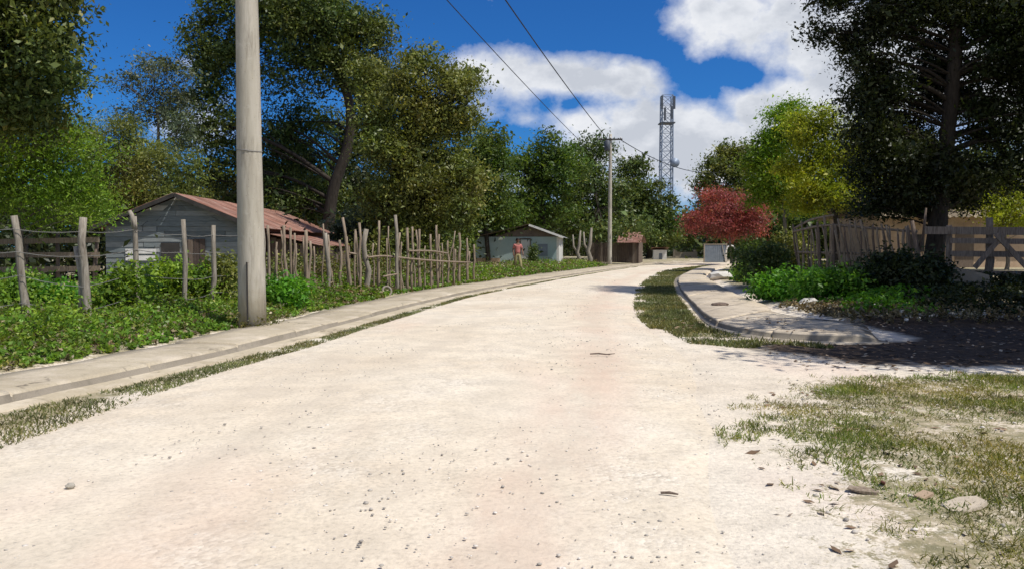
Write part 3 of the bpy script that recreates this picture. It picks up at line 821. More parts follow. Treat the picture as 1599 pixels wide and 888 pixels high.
# ------------------------------------------------------------------ right trees
tree('distant_tree', 'distant dark green tree rising behind the red-flowering tree', 'tree', 92, 1150,
     [(1130, 270, 35, 35), (1170, 265, 35, 35), (1100, 295, 25, 25), (1200, 290, 45, 50), (1150, 310, 60, 40), (1135, 245, 18, 22)],
     M['leaf_olive'], M['bark'], 480, 28, .5, .6, None, .3, .8)
tree('flowering_tree', 'small rounded tree covered in red blossom at the bend', 'tree', 64, 1140,
     [(1130, 330, 48, 32), (1165, 335, 32, 34), (1095, 348, 26, 28), (1140, 355, 50, 24), (1120, 312, 30, 18)],
     M['leaf_red'], M['bark2'], 620, 40, .21, .40, None, .14, .8)
tree('lime_tree', 'lime green leafy tree left of the yellow-green tree', 'tree', 46, 1225,
     [(1205, 245, 36, 40), (1235, 215, 38, 44), (1200, 295, 40, 40), (1240, 290, 40, 45), (1225, 180, 22, 22)],
     M['leaf_lime'], M['bark2'], 520, 34, .24, .38, None, .16, .8)
tree('yellow_tree', 'glowing yellow-green tree with its trunk behind the stick fence', 'tree', 38, 1310,
     [(1270, 195, 42, 34), (1310, 225, 42, 50), (1260, 255, 45, 45), (1310, 290, 48, 45), (1265, 310, 45, 30), (1340, 270, 18, 40)],
     M['leaf_yellow'], M['bark'], 680, 36, .18, .32, [(1308, 410, 0), (1306, 350, 0), (1300, 300, 0), (1290, 240, 0)], .17, .8)
tree('shade_tree', 'huge dark shade tree with thick trunk at the right corner', 'tree', 24, 1462,
     [(1300, 5, 38, 40), (1275, 50, 18, 24, 0, .6), (1370, 40, 60, 50), (1440, 20, 60, 55), (1380, 120, 42, 45), (1365, 190, 28, 40), (1385, 250, 48, 50), (1400, 300, 50, 36), (1450, 260, 55, 55), (1450, 140, 40, 40, 1, .7), (1540, 20, 60, 45), (1590, 90, 36, 70), (1560, 200, 50, 50), (1530, 270, 55, 40), (1590, 270, 40, 40), (1440, -90, 200, 80), (1640, 20, 90, 120), (1650, 200, 70, 90), (1370, 320, 34, 24, 1), (1420, 325, 40, 20, 1), (1345, 90, 26, 40), (1355, 230, 24, 50), (1510, 310, 40, 22, 1), (1420, 210, 50, 60, 2), (1530, 90, 36, 50, 0, .6), (1440, 85, 50, 40, 1, .7), (1345, 150, 30, 60, 1, .8), (1560, 130, 40, 40, 1, .7), (1510, 160, 46, 40, 2, .7)],
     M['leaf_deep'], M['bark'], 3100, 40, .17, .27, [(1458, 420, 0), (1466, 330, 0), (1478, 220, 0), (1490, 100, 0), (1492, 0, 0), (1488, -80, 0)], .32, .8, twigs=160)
def world_px(x, y, z, r, rz, Y):
    # a blob at a plan position, expressed the way tree() reads it
    d = Vector((x, y, z - CH)); cp, sp = math.cos(PITCH), math.sin(PITCH)
    f_ = d.y * cp - d.z * sp; u_ = d.y * sp + d.z * cp
    return (799.5 + F * d.x / f_, 444 - F * u_ / f_, r * F / y, rz * F / y, y - Y)
tree('overhanging_tree', 'tree mostly beyond the right edge whose crown shades the side lane', 'tree', 13, 0,
     [world_px(*q, 13) for q in [(9, 9.6, 6.6, 1.7, .9), (11.2, 9.4, 7.2, 2.2, 1.1), (10.5, 12, 7.4, 2.3, 1.2), (13.5, 10.5, 7.2, 2.4, 1.4), (13, 13.5, 7.8, 2.6, 1.5), (13.2, 16.5, 8.0, 2.3, 1.3), (15.5, 14, 7.5, 2.5, 1.6), (16, 18, 8, 2.4, 1.4), (16.5, 11, 7.0, 2.4, 1.6), (15.2, 20.8, 8.6, 2.2, 1.3), (18.5, 15, 7.2, 2.4, 1.8), (18.6, 19.5, 7.6, 2.4, 1.6), (12, 11, 6.2, 1.6, 1.0), (14.6, 8.6, 6.4, 2.2, 1.4)]],
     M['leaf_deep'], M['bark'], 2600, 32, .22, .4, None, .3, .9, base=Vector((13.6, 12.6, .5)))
tree('golden_shrub', 'golden yellow shrubby tree behind the rail gate at right', 'tree', 33, 1570,
     [(1560, 315, 45, 30), (1595, 300, 40, 35), (1520, 310, 28, 24), (1600, 340, 50, 24)],
     M['leaf_yellow'], M['bark2'], 300, 34, .16, .26, None, .09, .8)
for (lab, Y, px, sp, mt) in [
        ('dark olive tree far behind the shade tree', 62, 1420, [(1400, 300, 60, 60), (1470, 270, 70, 60), (1360, 330, 40, 40)], 'leaf_olive'),
        ('dim green tree far behind the golden shrub', 60, 1560, [(1560, 270, 70, 60), (1640, 280, 70, 70), (1520, 320, 50, 50)], 'leaf_dark'),
        ('hazy green tree far behind the yellow-green tree', 78, 1290, [(1290, 330, 60, 45), (1240, 320, 45, 45)], 'leaf_mid')]:
    tree('background_tree', lab, 'tree', Y, px, sp, M[mt], M['bark'], 260, 28, .38, .6, None, .22, .8, twigs=20)

# far woods that read as one mass
def woods(name, pts, h0, h1, mat, n, lsize):
    P = []
    seg = np.array(pts, float); d = np.r_[0, np.cumsum(np.hypot(*np.diff(seg, axis=0).T))]
    t = rng.random(n) * d[-1]
    x = np.interp(t, d, seg[:, 0]) + rng.normal(size=n) * 2.5; y = np.interp(t, d, seg[:, 1]) + rng.normal(size=n) * 2.0
    top = h0 + (h1 - h0) * fbm(t, t * 0, 9, 51, 3)
    z = top * rng.random(n) ** .7
    C = np.repeat(np.c_[x, y, z], 9, 0) + rng.normal(size=(n * 9, 3)) * .8
    C[:, 2] = np.maximum(C[:, 2], .2)
    q = leaf_quads(C, np.full(len(C), lsize), .5)
    return tag(poly_mesh(name, q.reshape(-1, 3), 4, mat), kind='stuff')
woods('woods', [(-60, 60), (-34, 56), (-18, 58), (-8, 68), (2, 86)], 4.0, 8.0, M['leaf_deep'], 4200, .65)
woods('woods', [(0, 108), (18, 116), (34, 112), (60, 104)], 3.5, 7.5, M['leaf_dark'], 3000, .8)
woods('woods', [(24, 92), (34, 70), (44, 60), (70, 52)], 4, 7.5, M['leaf_dark'], 3000, .65)
woods('undergrowth', [(8, 108), (14, 104), (20, 105), (27, 100), (36, 90)], 1.2, 2.8, M['leaf_deep'], 1500, .4)
woods('undergrowth', [(-40, 30), (-22, 28), (-15.5, 32), (-13.5, 44), (-7, 50), (-4, 54)], 1.4, 3.2, M['leaf_deep'], 2600, .32)

# ------------------------------------------------------------------ weeds and bushes
def band(n, y0, y1, d0, d1, pw=1.5):
    y = y0 + (y1 - y0) * rng.random(n) ** pw
    d = d0 + (d1 - d0) * rng.random(n)
    return x_of(KERB_L, y) - d / .96, y, d
x, y, d = band(9000, 6.0, 22, 1.25, 5.5)
h = (.08 + .26 * sstep(1.3, 2.8, d)) * (.40 + 1.0 * fbm(x, y, 1.2, 61, 3)) * (.6 + .6 * rng.random(len(x)))
pick = rng.random(len(x)) + .5 * (fbm(x, y, 1.0, 65, 3) - .5)
weeds('weeds', x[pick < .62], y[pick < .62], h[pick < .62], M['leaf_weed'], 11, .08)
q_ = (pick >= .62) & (pick < .82); weeds('weeds', x[q_], y[q_], h[q_] * 1.1, M['leaf_olive'], 10, .06)
q_ = pick >= .82; weeds('dry_weeds', x[q_], y[q_], h[q_] * 1.0, M['straw'], 8, .06)
x, y, d = band(300, 7.5, 22, 2.2, 6.0); weeds('tall_weeds', x, y, .35 + .45 * rng.random(len(x)), M['leaf_light'], 22, .075, .28)
x, y, d = band(7000, 20, 58, 1.45, 5, 1.2)
h = (.10 + .30 * sstep(1.5, 3, d)) * (.5 + 1.0 * fbm(x, y, 1.5, 62, 3))
q_ = rng.random(len(x)) < .7
weeds('weeds', x[q_], y[q_], h[q_], M['leaf_weed'], 9, .11)
weeds('dry_weeds', x[~q_], y[~q_], h[~q_] * 1.2, M['straw'], 8, .09)
# low plants on the right bank
n = 9000
y = 15.5 + 26 * rng.random(n) ** 1.6; x = 6.2 + 9 * rng.random(n) + (y - 16) * .12
bd = bank_d(x, y); keep = (bd > .5 + .6 * fbm(x, y, 1.5, 63, 2)) & (bd < 5.5)
x, y, bd = x[keep], y[keep], bd[keep]
h = (.10 + .30 * sstep(.6, 2, bd)) * (.4 + 1.1 * fbm(x, y, 1.3, 64, 3))
shade_weeds = x + .35 * rng.normal(size=len(x)) > 8.5 + .14 * np.abs(y - 17)  # weeds under the tree get darker leaves, shade put into their colour
weeds('weeds', x[~shade_weeds], y[~shade_weeds], h[~shade_weeds], M['leaf_weed2'], 11, .10)
weeds('undergrowth', x[shade_weeds], y[shade_weeds], h[shade_weeds] * .8, M['leaf_deep'], 11, .10)
n = 2600
y = 14.9 + 4 * rng.random(n); x = 6.3 + 9 * rng.random(n)
bd = bank_d(x, y); keep = (bd > .05) & (bd < 1.6)
x, y = x[keep], y[keep]
weeds('dry_weeds', x, y, .05 + .16 * rng.random(len(x)), M['straw'], 7, .08)

def brush(n, P0, P1, spread, h0, h1, mat, per, ls):
    t = rng.random(n); x = P0[0] + (P1[0] - P0[0]) * t + rng.normal(size=n) * spread; y = P0[1] + (P1[1] - P0[1]) * t + rng.normal(size=n) * spread
    weeds('undergrowth', x, y, (h0 + (h1 - h0) * fbm(x, y, 1.6, 81, 3)) * (.5 + .6 * rng.random(n)), mat, per, ls, .35)
brush(520, (-7.0, 21.0), (-2.6, 33.5), .55, .3, 2.0, M['leaf_olive'], 20, .10)
brush(260, (-6.6, 21.0), (-2.4, 33.0), .4, .4, 1.7, M['straw'], 16, .08)
BG = 'leafy bushes growing through the near wire fence'
for (px, Y, rx, rz, mt, lab) in [
        (20, 14.6, .65, .8, 'leaf_weed', 'low leafy bush just behind the leftmost fence post'),
        (185, 15.0, .55, .85, 'leaf_weed', 'leafy green bush between the thick second post and the third post'),
        (255, 17.0, .55, .95, 'leaf_light', 'light green bush in front of the shack gable'),
        (315, 17.2, .5, .75, 'leaf_weed', 'leafy bush just left of the concrete pole with dark post behind'),
        (350, 17.6, .45, 1.1, 'leaf_olive', 'dull olive bush touching the left side of the concrete pole'),
        (95, 14.9, .55, .6, 'leaf_weed2', 'bright low bush behind and between the two leftmost posts'),
        (445, 17.5, .5, .55, 'leaf_weed2', 'small bright green bush right of the concrete pole base')]:
    p = at(px, 480, Y)
    bush('leafy_bush', lab, 'bush', (p.x, Y), rx, rz, M[mt], 120, 26, .10, .11, BG)
BG2 = 'bushes on the right bank'
for (px, Y, rx, rz, mt, lab) in [
        (1285, 19.5, 1.0, .62, 'leaf_sun', 'bright green low bush in the sun before the stick fence'),
        (1225, 20.5, .75, .6, 'leaf_weed2', 'mid green bush left of the bright sunlit bush'),
        (1195, 27, 1.0, 1.25, 'leaf_dark', 'dark green shrub beside the left end of the stick fence'),
        (1172, 31, .8, .7, 'leaf_weed', 'green bush nearest the narrow end of the right pavement'),
        (1235, 29, .9, 1.5, 'leaf_olive', 'olive shrub standing behind the left end of the stick fence'),
        (1400, 19.5, .9, .85, 'leaf_deep', 'dark shaded bush in front of the big trunk'),
        (1355, 20, .7, .55, 'leaf_mid', 'shaded green bush right of the bright sunlit bush'),
        (1445, 18.8, .7, .7, 'leaf_deep', 'dark bush at the foot of the rail gate'),
        (1172, 46, 1.1, 1.5, 'leaf_mid', 'green shrub under the red-flowering tree')]:
    p = at(px, 450, Y)
    bush('bank_bush', lab, 'bush', (p.x, Y), rx, rz, M[mt], 150, 26, .11, .13, BG2)
p = at(833, 410, 49.0)
bush('wall_shrub', 'narrow dark green shrub against the teal house wall', 'bush', (p.x, 48.6), .28, 1.25, M['leaf_dark'], 60, 22, .13, .1)
for px, Y, lab in [(455, 46, 'dense green bush seen between concrete pole and curved tree trunk'), (700, 46, 'green bush behind the far part of the stick fence'), (565, 36, 'greyish bush behind the middle of the stick fence'), (622, 34, 'tall olive bush below the spreading tree'), (668, 37, 'rounded bush between spreading tree and far stick fence')]:
    p = at(px, 400, Y)
    bush('yard_bush', lab, 'bush', (p.x, Y), 1.6, 2.6, M[{565: 'leaf_grey', 622: 'leaf_olive', 668: 'leaf_dark'}.get(px, 'leaf_mid')], 240, 24, .2, .22)

# ------------------------------------------------------------------ fences
def crooked_post(mb, px0, py0, px1, py1, Y, r, wob=.05, kink=None):
    """post from top pixel to bottom pixel standing at distance Y"""
    top = at(px0, py0, Y); bot = at(px1, py1, Y)
    bot.z = float(height(bot.x, Y)) - .15
    pts = []
    for k in range(6):
        t = k / 5
        p = bot.lerp(top, t)
        if 0 < k < 5: p += Vector((random.gauss(0, wob), random.gauss(0, wob), 0))
        if kink and k in kink: p.x += kink[k]
        pts.append(p)
    r *= .84
    mb.tube(pts, [r * (1.12 - .3 * k / 5) for k in range(6)], 8, .14)
    return top

def fence_root(name, label, loc): return empty(name, loc, label, 'fence')
# near wire fence on the left
org = Vector((-7.4, 13.6, float(height(-7.4, 13.6))))
fr = fence_root('wire_fence', 'sagging barbed wire fence on grey crooked posts behind the left pavement', org)
near_posts = [(-95, 335, -80, 520, 12.6, .065), (22, 337, 46, 505, 13.0, .075), (130, 340, 136, 520, 13.4, .085), (210, 338, 214, 490, 15.0, .062), (286, 343, 290, 500, 15.8, .06), (333, 352, 335, 482, 16.8, .065), (410, 352, 413, 470, 18.4, .055)]
tops = []
for k, (a, b, c, d, Y, r) in enumerate(near_posts):
    mb = MB(org)
    tops.append((crooked_post(mb, a, b, c, d, Y, r, .018), at(c, d, Y)))
    if k == 3:
        t0 = tops[-1][0]; mb.tube([t0 - Vector((-.0, 0, .25)), t0 + Vector((-.05, 0, .02)), t0 + Vector((-.09, 0, .1))], [.05, .045, .035], 7, .1)
    if k == 2:
        bq = at(126, 520, Y); mb.tube([(bq.x, Y + .05, 0), (bq.x + .02, Y + .05, 1.0), (bq.x - .08, Y + .05, 1.5)], [.07, .06, .04], 7, .1)
    o = mb.build('post', M['post'], fr, True)
for fr_t in (.12, .34, .58, .80):
    mb = MB(org)
    pts = []
    for k in range(len(tops)):
        t0, b0 = tops[k]; p = t0.lerp(b0, fr_t) - Vector((0, .075, 0)); p.z += random.gauss(0, .03)
        if pts:
            q = pts[-1]
            for s in (.33, .66):
                m = q.lerp(p, s); m.z -= .03; pts.append(m)
        pts.append(p)
    mb.tube(pts, .0055, 5)
    for k in range(0, 90):
        i = random.randrange(len(pts) - 1); c = pts[i].lerp(pts[i + 1], random.random())
        mb.beam(c - Vector((.015, 0, .02)), c + Vector((.015, 0, .02)), .004, .004)
    mb.build('wire', M['wire'], fr)

# stick fence further along
org = Vector((-3.6, 24.0, float(height(-3.6, 24.0))))
sf = fence_root('stick_fence', 'ragged fence of bare brown sticks between the shack and teal house', org)
sticks = [(418, 352, 420, 445, 19.2, .045), (443, 352, 446, 452, 19.8, .05), (478, 360, 480, 450, 20.6, .06), (508, 364, 516, 450, 21.4, .07), (530, 375, 534, 448, 22.2, .05), (535, 340, 551, 445, 22.4, .055), (561, 348, 562, 440, 22.8, .05), (572, 358, 573, 444, 23.2, .095), (592, 345, 590, 448, 23.8, .05), (617, 336, 620, 450, 24.2, .065), (636, 356, 637, 448, 25.0, .055), (655, 358, 655, 446, 25.8, .05), (672, 366, 672, 440, 26.6, .045), (681, 352, 684, 438, 27.2, .05), (699, 376, 700, 438, 28.4, .045), (717, 364, 717, 432, 29.4, .06), (729, 372, 729, 430, 30.4, .05), (740, 382, 741, 428, 31.6, .05),
          (545, 385, 547, 440, 22.6, .03), (583, 380, 584, 440, 23.5, .03), (604, 372, 606, 440, 24.0, .03), (627, 378, 626, 440, 24.6, .03), (646, 380, 648, 440, 25.4, .03), (664, 384, 663, 438, 26.2, .03), (690, 380, 692, 436, 27.8, .03), (708, 374, 709, 432, 29, .035), (490, 385, 492, 446, 21, .035), (462, 380, 463, 448, 20.2, .035), (432, 378, 433, 448, 19.5, .03)]
for k in range(26):
    px_ = 420 + 318 * (k + random.random()) / 26; Y_ = float(np.interp(px_, [418, 535, 637, 740], [19.2, 22.4, 25.0, 31.6]))
    ty_ = random.choice((352, 362, 372, 384, 394)) + random.uniform(-5, 5)
    sticks.append((px_ + random.gauss(0, 5), ty_, px_ + random.gauss(0, 2), 445, Y_ + random.uniform(-.12, .25), random.uniform(.024, .05)))
for (a, b, c, d, Y, r) in sticks:
    mb = MB(org)
    kk_ = {2: .1, 3: -.04, 4: -.1} if (a == 572) else None
    crooked_post(mb, a, b, c, d, Y, r, .02, kk_)
    mb.build('post' if r > .04 else 'stick', M['post'] if r > .06 else M['post2'], sf, True)
def rail(mb, pts, r):
    P = catmull([tuple(at(*p)) for p in pts], 4); mb.tube([tuple(p) for p in P], r, 6, .15)
for pts in ([(574, 402, 23.1), (600, 400, 23.9), (640, 404, 25), (690, 408, 27), (735, 410, 31)], [(638, 392, 24.9), (672, 392, 26.4), (700, 396, 28)], [(545, 395, 22.5), (556, 397, 22.7)], [(598, 432, 23.7), (620, 428, 24.1)]):
    mb = MB(org); rail(mb, pts, .028); mb.build('rail', M['post2'], sf, True)

# old ring lying at the foot of the stick fence
p = at(604, 446, 22.9)
mb = MB(); vs = []; fs = []
a1, a2 = 18, 8
for i in range(a1):
    for j in range(a2):
        u = 6.283 * i / a1; w = 6.283 * j / a2
        vs.append(((.13 + .035 * math.cos(w)) * math.cos(u), .045 * math.sin(w), (.13 + .035 * math.cos(w)) * math.sin(u)))
        fs.append((i * a2 + j, ((i + 1) % a1) * a2 + j, ((i + 1) % a1) * a2 + (j + 1) % a2, i * a2 + (j + 1) % a2))
mb.add(vs, fs)
o = mb.build('old_tyre', M['post'], None, True); o.location = (p.x, 22.9, float(height(p.x, 22.9)) + .12); o.rotation_euler = (R(-18), R(20), R(25))
tag(o, 'pale dusty ring-shaped old tyre leaning at the foot of the stick fence', 'tyre')

# palisade on the right bank
org = at(1330, 430, 23.0); org.z = float(height(org.x, 23.0))
pf = fence_root('palisade_fence', 'leaning palisade of close-set brown sticks with top rail on right bank', org)
pts_top = [(1240, 355), (1262, 348), (1290, 340), (1320, 346), (1355, 347), (1400, 350), (1432, 352)]
for k in range(38):
    t = k / 37
    px = 1243 + 190 * t + random.gauss(0, 1.5)
    ty = np.interp(px, [p[0] for p in pts_top], [p[1] for p in pts_top]) + random.gauss(0, 5) + (8 if k % 3 else 0)
    Y = 25.5 - 3.0 * t
    ln = -12 + random.gauss(0, 7)
    mb = MB(org)
    crooked_post(mb, px + ln * .5, ty, px - ln * .5, 430, Y, random.uniform(.028, .055), .02)
    mb.build('stick', M['post2'] if k % 4 else M['post3'], pf, True)
for pts in ([(1238, 362, 25.4), (1290, 352, 24.7), (1350, 356, 23.9), (1432, 362, 22.6)], [(1245, 394, 25.4), (1330, 396, 24.2), (1432, 398, 22.6)], [(1240, 357, 25.5), (1268, 343, 25.1), (1302, 336, 24.6)]):
    mb = MB(org); rail(mb, pts, .04); mb.build('rail', M['post2'], pf, True)
# forked stake and thin pale stick by the big trunk
p = at(1430, 440, 21.5); org = Vector((p.x, 21.5, float(height(p.x, 21.5))))
mb = MB(org)
mb.tube([at(1440, 450, 21.5) + Vector((0, 0, -.3)), at(1436, 420, 21.5), at(1431, 385, 21.5), at(1424, 345, 21.5)], [.09, .085, .07, .05], 8, .1)
mb.tube([at(1434, 395, 21.5), at(1442, 365, 21.45), at(1446, 325, 21.4)], [.045, .04, .025], 7, .1)
o = mb.build('forked_stake', M['post3'], None, True); o.location = org
tag(o, 'dark forked wooden stake driven in beside the big shade tree trunk', 'stake')
# rail gate at the far right
org = at(1530, 430, 21.0); org.z = float(height(org.x, 21.0))
gf = empty('rail_gate', org, 'heavy brown wooden rail gate with crossed braces at the right edge', 'gate')
for (a, b, c, d, Y, r) in [(1482, 352, 1484, 440, 21.3, .1), (1545, 340, 1545, 440, 20.9, .12), (1640, 345, 1640, 450, 20.4, .11)]:
    mb = MB(org); crooked_post(mb, a, b, c, d, Y, r, .02); mb.build('post', M['timber'], gf, True)
for (a, b, Ya, c, d, Yb, w, h) in [(1440, 360, 21.5, 1660, 362, 20.2, .07, .2), (1480, 376, 21.2, 1660, 378, 20.2, .07, .14), (1480, 396, 21.2, 1660, 398, 20.2, .06, .15), (1480, 425, 21.2, 1660, 428, 20.2, .06, .13)]:
    mb = MB(org); mb.beam(at(a, b, Ya) - Vector((0, .12, 0)), at(c, d, Yb) - Vector((0, .12, 0)), w, h); mb.build('rail', M['timber'], gf)
for (a, b, Ya, c, d, Yb) in [(1515, 418, 20.8, 1560, 366, 20.6), (1548, 366, 20.6, 1600, 422, 20.4)]:
    mb = MB(org); mb.beam(at(a, b, Ya) - Vector((0, .2, 0)), at(c, d, Yb) - Vector((0, .2, 0)), .06, .12); mb.build('brace', M['timber'], gf)
# broken slab leaning before the gate, coloured dark to stand in for shade
mb = MB(); 
vs = [(-.62, 0, .1), (-.35, 0, -.05), (.3, 0, -.12), (.62, 0, .0), (.6, 0, .42), (.2, 0, .5), (-.5, 0, .62)]
vv = vs + [(x, .07, z) for x, _, z in vs]; nn = len(vs)
mb.add(vv, [tuple(range(nn)), tuple(range(2 * nn - 1, nn - 1, -1))] + [(i + nn, (i + 1) % nn + nn, (i + 1) % nn, i) for i in range(nn)])
o = mb.build('concrete_slab', M['kerb']); p = at(1505, 448, 18.6); o.location = (p.x, 18.6, float(height(p.x, 18.6)) + .1); o.rotation_euler = (R(-28), R(5), R(-8))
tag(o, 'broken concrete slab with painted-in shade leaning before the rail gate', 'slab')

# ------------------------------------------------------------------ poles, wires, tower
def utility_pole(label, loc, h, r0, r1, mat, sides=12, arms=(), lean=0.0, name='utility_pole', band=False):
    root = empty(name, loc, label, 'utility pole', 'utility poles along the road')
    mb = MB(); pts = []; rr_ = []
    for k in range(15):
        t = k / 14; pts.append((lean * t * h, 0, -.3 + (h + .3) * t)); rr_.append(r0 + (r1 - r0) * t)
    if band: mb.tube(pts, rr_, sides, .012)
    else: mb.tube(pts, rr_, sides)
    mb.build('shaft', mat, root, True)
    for (z, half) in arms:
        b = MB(); b.beam((-half, -.02 - r1, z), (half, -.02 - r1, z), .09, .11); b.build('crossarm', M['darkwood'], root)
        for s in (-1, 0, 1):
            i = MB(); i.tube([(s * half * .85, -.02 - r1, z + .06), (s * half * .85, -.02 - r1, z + .12), (s * half * .85, -.02 - r1, z + .2)], [.03, .06, .035], 8); i.build('insulator', M['white'], root, True)
    return root
NP = Vector((at(394, 508, 14.1).x, 14.1, .08))
npole = utility_pole('thick tapering pale concrete pole in the foreground at left', NP, 11.6, .245, .135, M['bigpole'], 16, ((11.2, .8),), lean=-.0015, band=True)
b = MB(); zb = at(390, 237, 14.1).z - .08
pts = [(math.cos(a) * .215 - .006, math.sin(a) * .215, zb + .012 * math.sin(a * 2)) for a in np.linspace(0, 6.283, 25)]
b.tube(pts, .009, 5); b.build('wire_band', M['wire'], npole)
b = MB(); b.box(-.012, .012, -.252, -.236, .05, 1.15); b.build('earth_strip', M['darkwood'], npole)
aa = rng.random(70) * 6.283; rr2 = .24 + .22 * rng.random(70)
xx_, yy2 = NP.x + np.cos(aa) * rr2, NP.y + np.sin(aa) * rr2
ok_ = left_d(xx_, yy2) > .55
weeds('dry_weeds', xx_[ok_], yy2[ok_], .10 + .22 * rng.random(ok_.sum()), M['grass'], 9, .06)
FP = Vector((at(952, 413, 61).x, 61.0, .1))
fpole = utility_pole('slim weathered pole beside the far road bend', FP, 9.9, .17, .11, M['pole'], 10, ((9.5, .9),))
t_ = MB(); t_.tube([(-.28, -.3, 8.6), (-.28, -.3, 8.65), (-.28, -.3, 9.35), (-.28, -.3, 9.4)], [.15, .22, .22, .12], 12); t_.build('transformer', M['darksteel'], fpole, True)
BP = Vector((at(1155, 400, 98).x, 98.0, 0))
bpole = utility_pole('most distant utility pole half hidden behind the red-flowering tree', BP, 11.3, .17, .11, M['pole'], 8, ((10.9, .9),))
def cable(label, a, b, sag, r=.03, grp='overhead power lines'):
    a = Vector(a); b = Vector(b); pts = []
    for k in range(33):
        t = k / 32; p = a.lerp(b, t); p.z -= sag * 4 * t * (1 - t); pts.append(p)
    mb = MB(); mb.tube(pts, r, 6)
    tag(mb.build('power_line', M['cable'], None, True), label, 'power line', grp)
fa = FP + Vector((-.3, -.16, 9.62)); na = NP + Vector((.6, -.19, 11.35))
cable('upper thick overhead cable running from near pole to far pole', na, fa, .35, .025)
cable('lower thinner overhead cable dipping behind the trees to far pole', NP + Vector((.2, -.1, 9.3)), FP + Vector((-.1, -.2, 7.3)), .3, .015)
cable('short distant overhead cable between far pole and most distant pole', FP + Vector((.6, .1, 9.62)), BP + Vector((-.6, -.2, 11.0)), 1.4, .03)

TY = 230.0
tb = at(1039, 400, TY); tb.z = 0
tw = empty('lattice_tower', tb, 'tall steel lattice telecom tower rising behind the far trees', 'tower')
TH = at(1039, 150, TY).z; hw = 1.5
mb = MB(); ns = 17
for s in ((-1, -1), (1, -1), (1, 1), (-1, 1)):
    mb.beam((s[0] * hw * 1.15, s[1] * hw * 1.15, 0), (s[0] * hw, s[1] * hw, TH), .26, .26)
mb.build('leg_frame', M['steel'], tw)
mb = MB()
cs = [(-1, -1), (1, -1), (1, 1), (-1, 1)]
for k in range(ns):
    z0 = TH * k / ns; z1 = TH * (k + 1) / ns
    for i in range(4):
        a = cs[i]; b = cs[(i + 1) % 4]
        mb.beam((a[0] * hw, a[1] * hw, z1), (b[0] * hw, b[1] * hw, z1), .12, .12)
        mb.beam((a[0] * hw, a[1] * hw, z0), (b[0] * hw, b[1] * hw, z1), .12, .12)
        mb.beam((b[0] * hw, b[1] * hw, z0), (a[0] * hw, a[1] * hw, z1), .12, .12)
mb.build('bracing', M['steel'], tw)
for (dx, zt) in ((-1.75, TH - 2.4), (1.75, TH - 2.4), (-.9, TH - 5.6), (1.1, TH - 5.2)):
    mb = MB(); mb.box(dx - .28, dx + .28, -2.3, -2.0, zt - 1.7, zt + 1.9); mb.build('antenna', M['darksteel'], tw)
mb = MB(); mb.box(-2.1, 2.1, -2.1, 2.1, TH - 8.0, TH - 7.7); mb.build('platform', M['darksteel'], tw)
mb = MB(); zd = at(1048, 256, TY).z
mb.tube([(1.9, -2.0, zd), (1.9, -2.4, zd), (1.9, -2.9, zd)], [.3, 1.25, 1.35], 16); mb.build('dish', M['steel'], tw, True)

# ------------------------------------------------------------------ houses
def corr_sheet(mb, a, b, c, d, nu, amp, sheets=1, thick=.012):
    """corrugated sheet between a-b (ridge) and d-c (eave); waves run from ridge to eave, sheets lap sideways"""
    a, b, c, d = (Vector(p) for p in (a, b, c, d))
    nrm = (b - a).cross(d - a).normalized()
    if nrm.z < 0: nrm = -nrm
    for s in range(sheets):
        u0, u1 = s / sheets - .004, (s + 1) / sheets + .004
        vs = []; n = max(4, nu // sheets)
        lift = .006 * (s % 2) + random.random() * .004
        ext = random.uniform(-.03, .07)
        for k in range(n + 1):
            u = u0 + (u1 - u0) * k / n
            t = a.lerp(b, u); e = d.lerp(c, u); e = e + (e - t).normalized() * ext
            h = nrm * (amp * math.cos(k * math.pi) + lift)
            vs += [t + h, e + h, t + h - nrm * thick, e + h - nrm * thick]
        fs = []
        for k in range(n):
            p = 4 * k; q = p + 4
            fs += [(p, p + 1, q + 1, q), (p + 2, q + 2, q + 3, p + 3), (p + 1, p + 3, q + 3, q + 1), (p, q, q + 2, p + 2)]
        fs += [(0, 2, 3, 1), (4 * n, 4 * n + 1, 4 * n + 3, 4 * n + 2)]
        mb.add(vs, fs)

# shack: local x across the gable, y along the ridge
base = Vector((-10.95, 26.2, .12))
rz = R(2.3)
h1 = empty('wooden_shack', base, 'low blue-grey board shack with rusty red corrugated roof', 'shack', rz=rz)
HW, D, EZ, PZ = 2.35, 13.5, 2.05, 3.0
def gable_boards(mb, y, hw, ez, pz, z0=0.0, bh=.17, thick=.03):
    z = z0
    while z < pz - .02:
        z1 = min(z + bh, pz)
        def half(zz): return hw if zz <= ez else hw * (pz - zz) / (pz - ez)
        xa = -half(z); xb = half(z); xa1 = -half(z1); xb1 = half(z1)
        cuts = sorted([0, 1] + [random.random() * .8 + .1 for _ in range(random.choice((1, 2, 2)))]) if xb - xa > 1 else [0, 1]
        for k in range(len(cuts) - 1):
            t0, t1 = cuts[k] + .002, cuts[k + 1] - .002
            p = lambda l, r, t: l + (r - l) * t
            jy = random.uniform(-.006, .006)
            mb.hexa([(p(xa, xb, t0), y - thick + jy, z), (p(xa, xb, t1), y - thick + jy, z), (p(xa, xb, t1), y, z), (p(xa, xb, t0), y, z),
                     (p(xa1, xb1, t0), y - .012 + jy, z1 - .004), (p(xa1, xb1, t1), y - .012 + jy, z1 - .004), (p(xa1, xb1, t1), y, z1 - .004), (p(xa1, xb1, t0), y, z1 - .004)])
        z = z1
mb = MB(); gable_boards(mb, 0, HW, EZ, PZ); mb.build('gable_wall', M['blueboard'], h1)
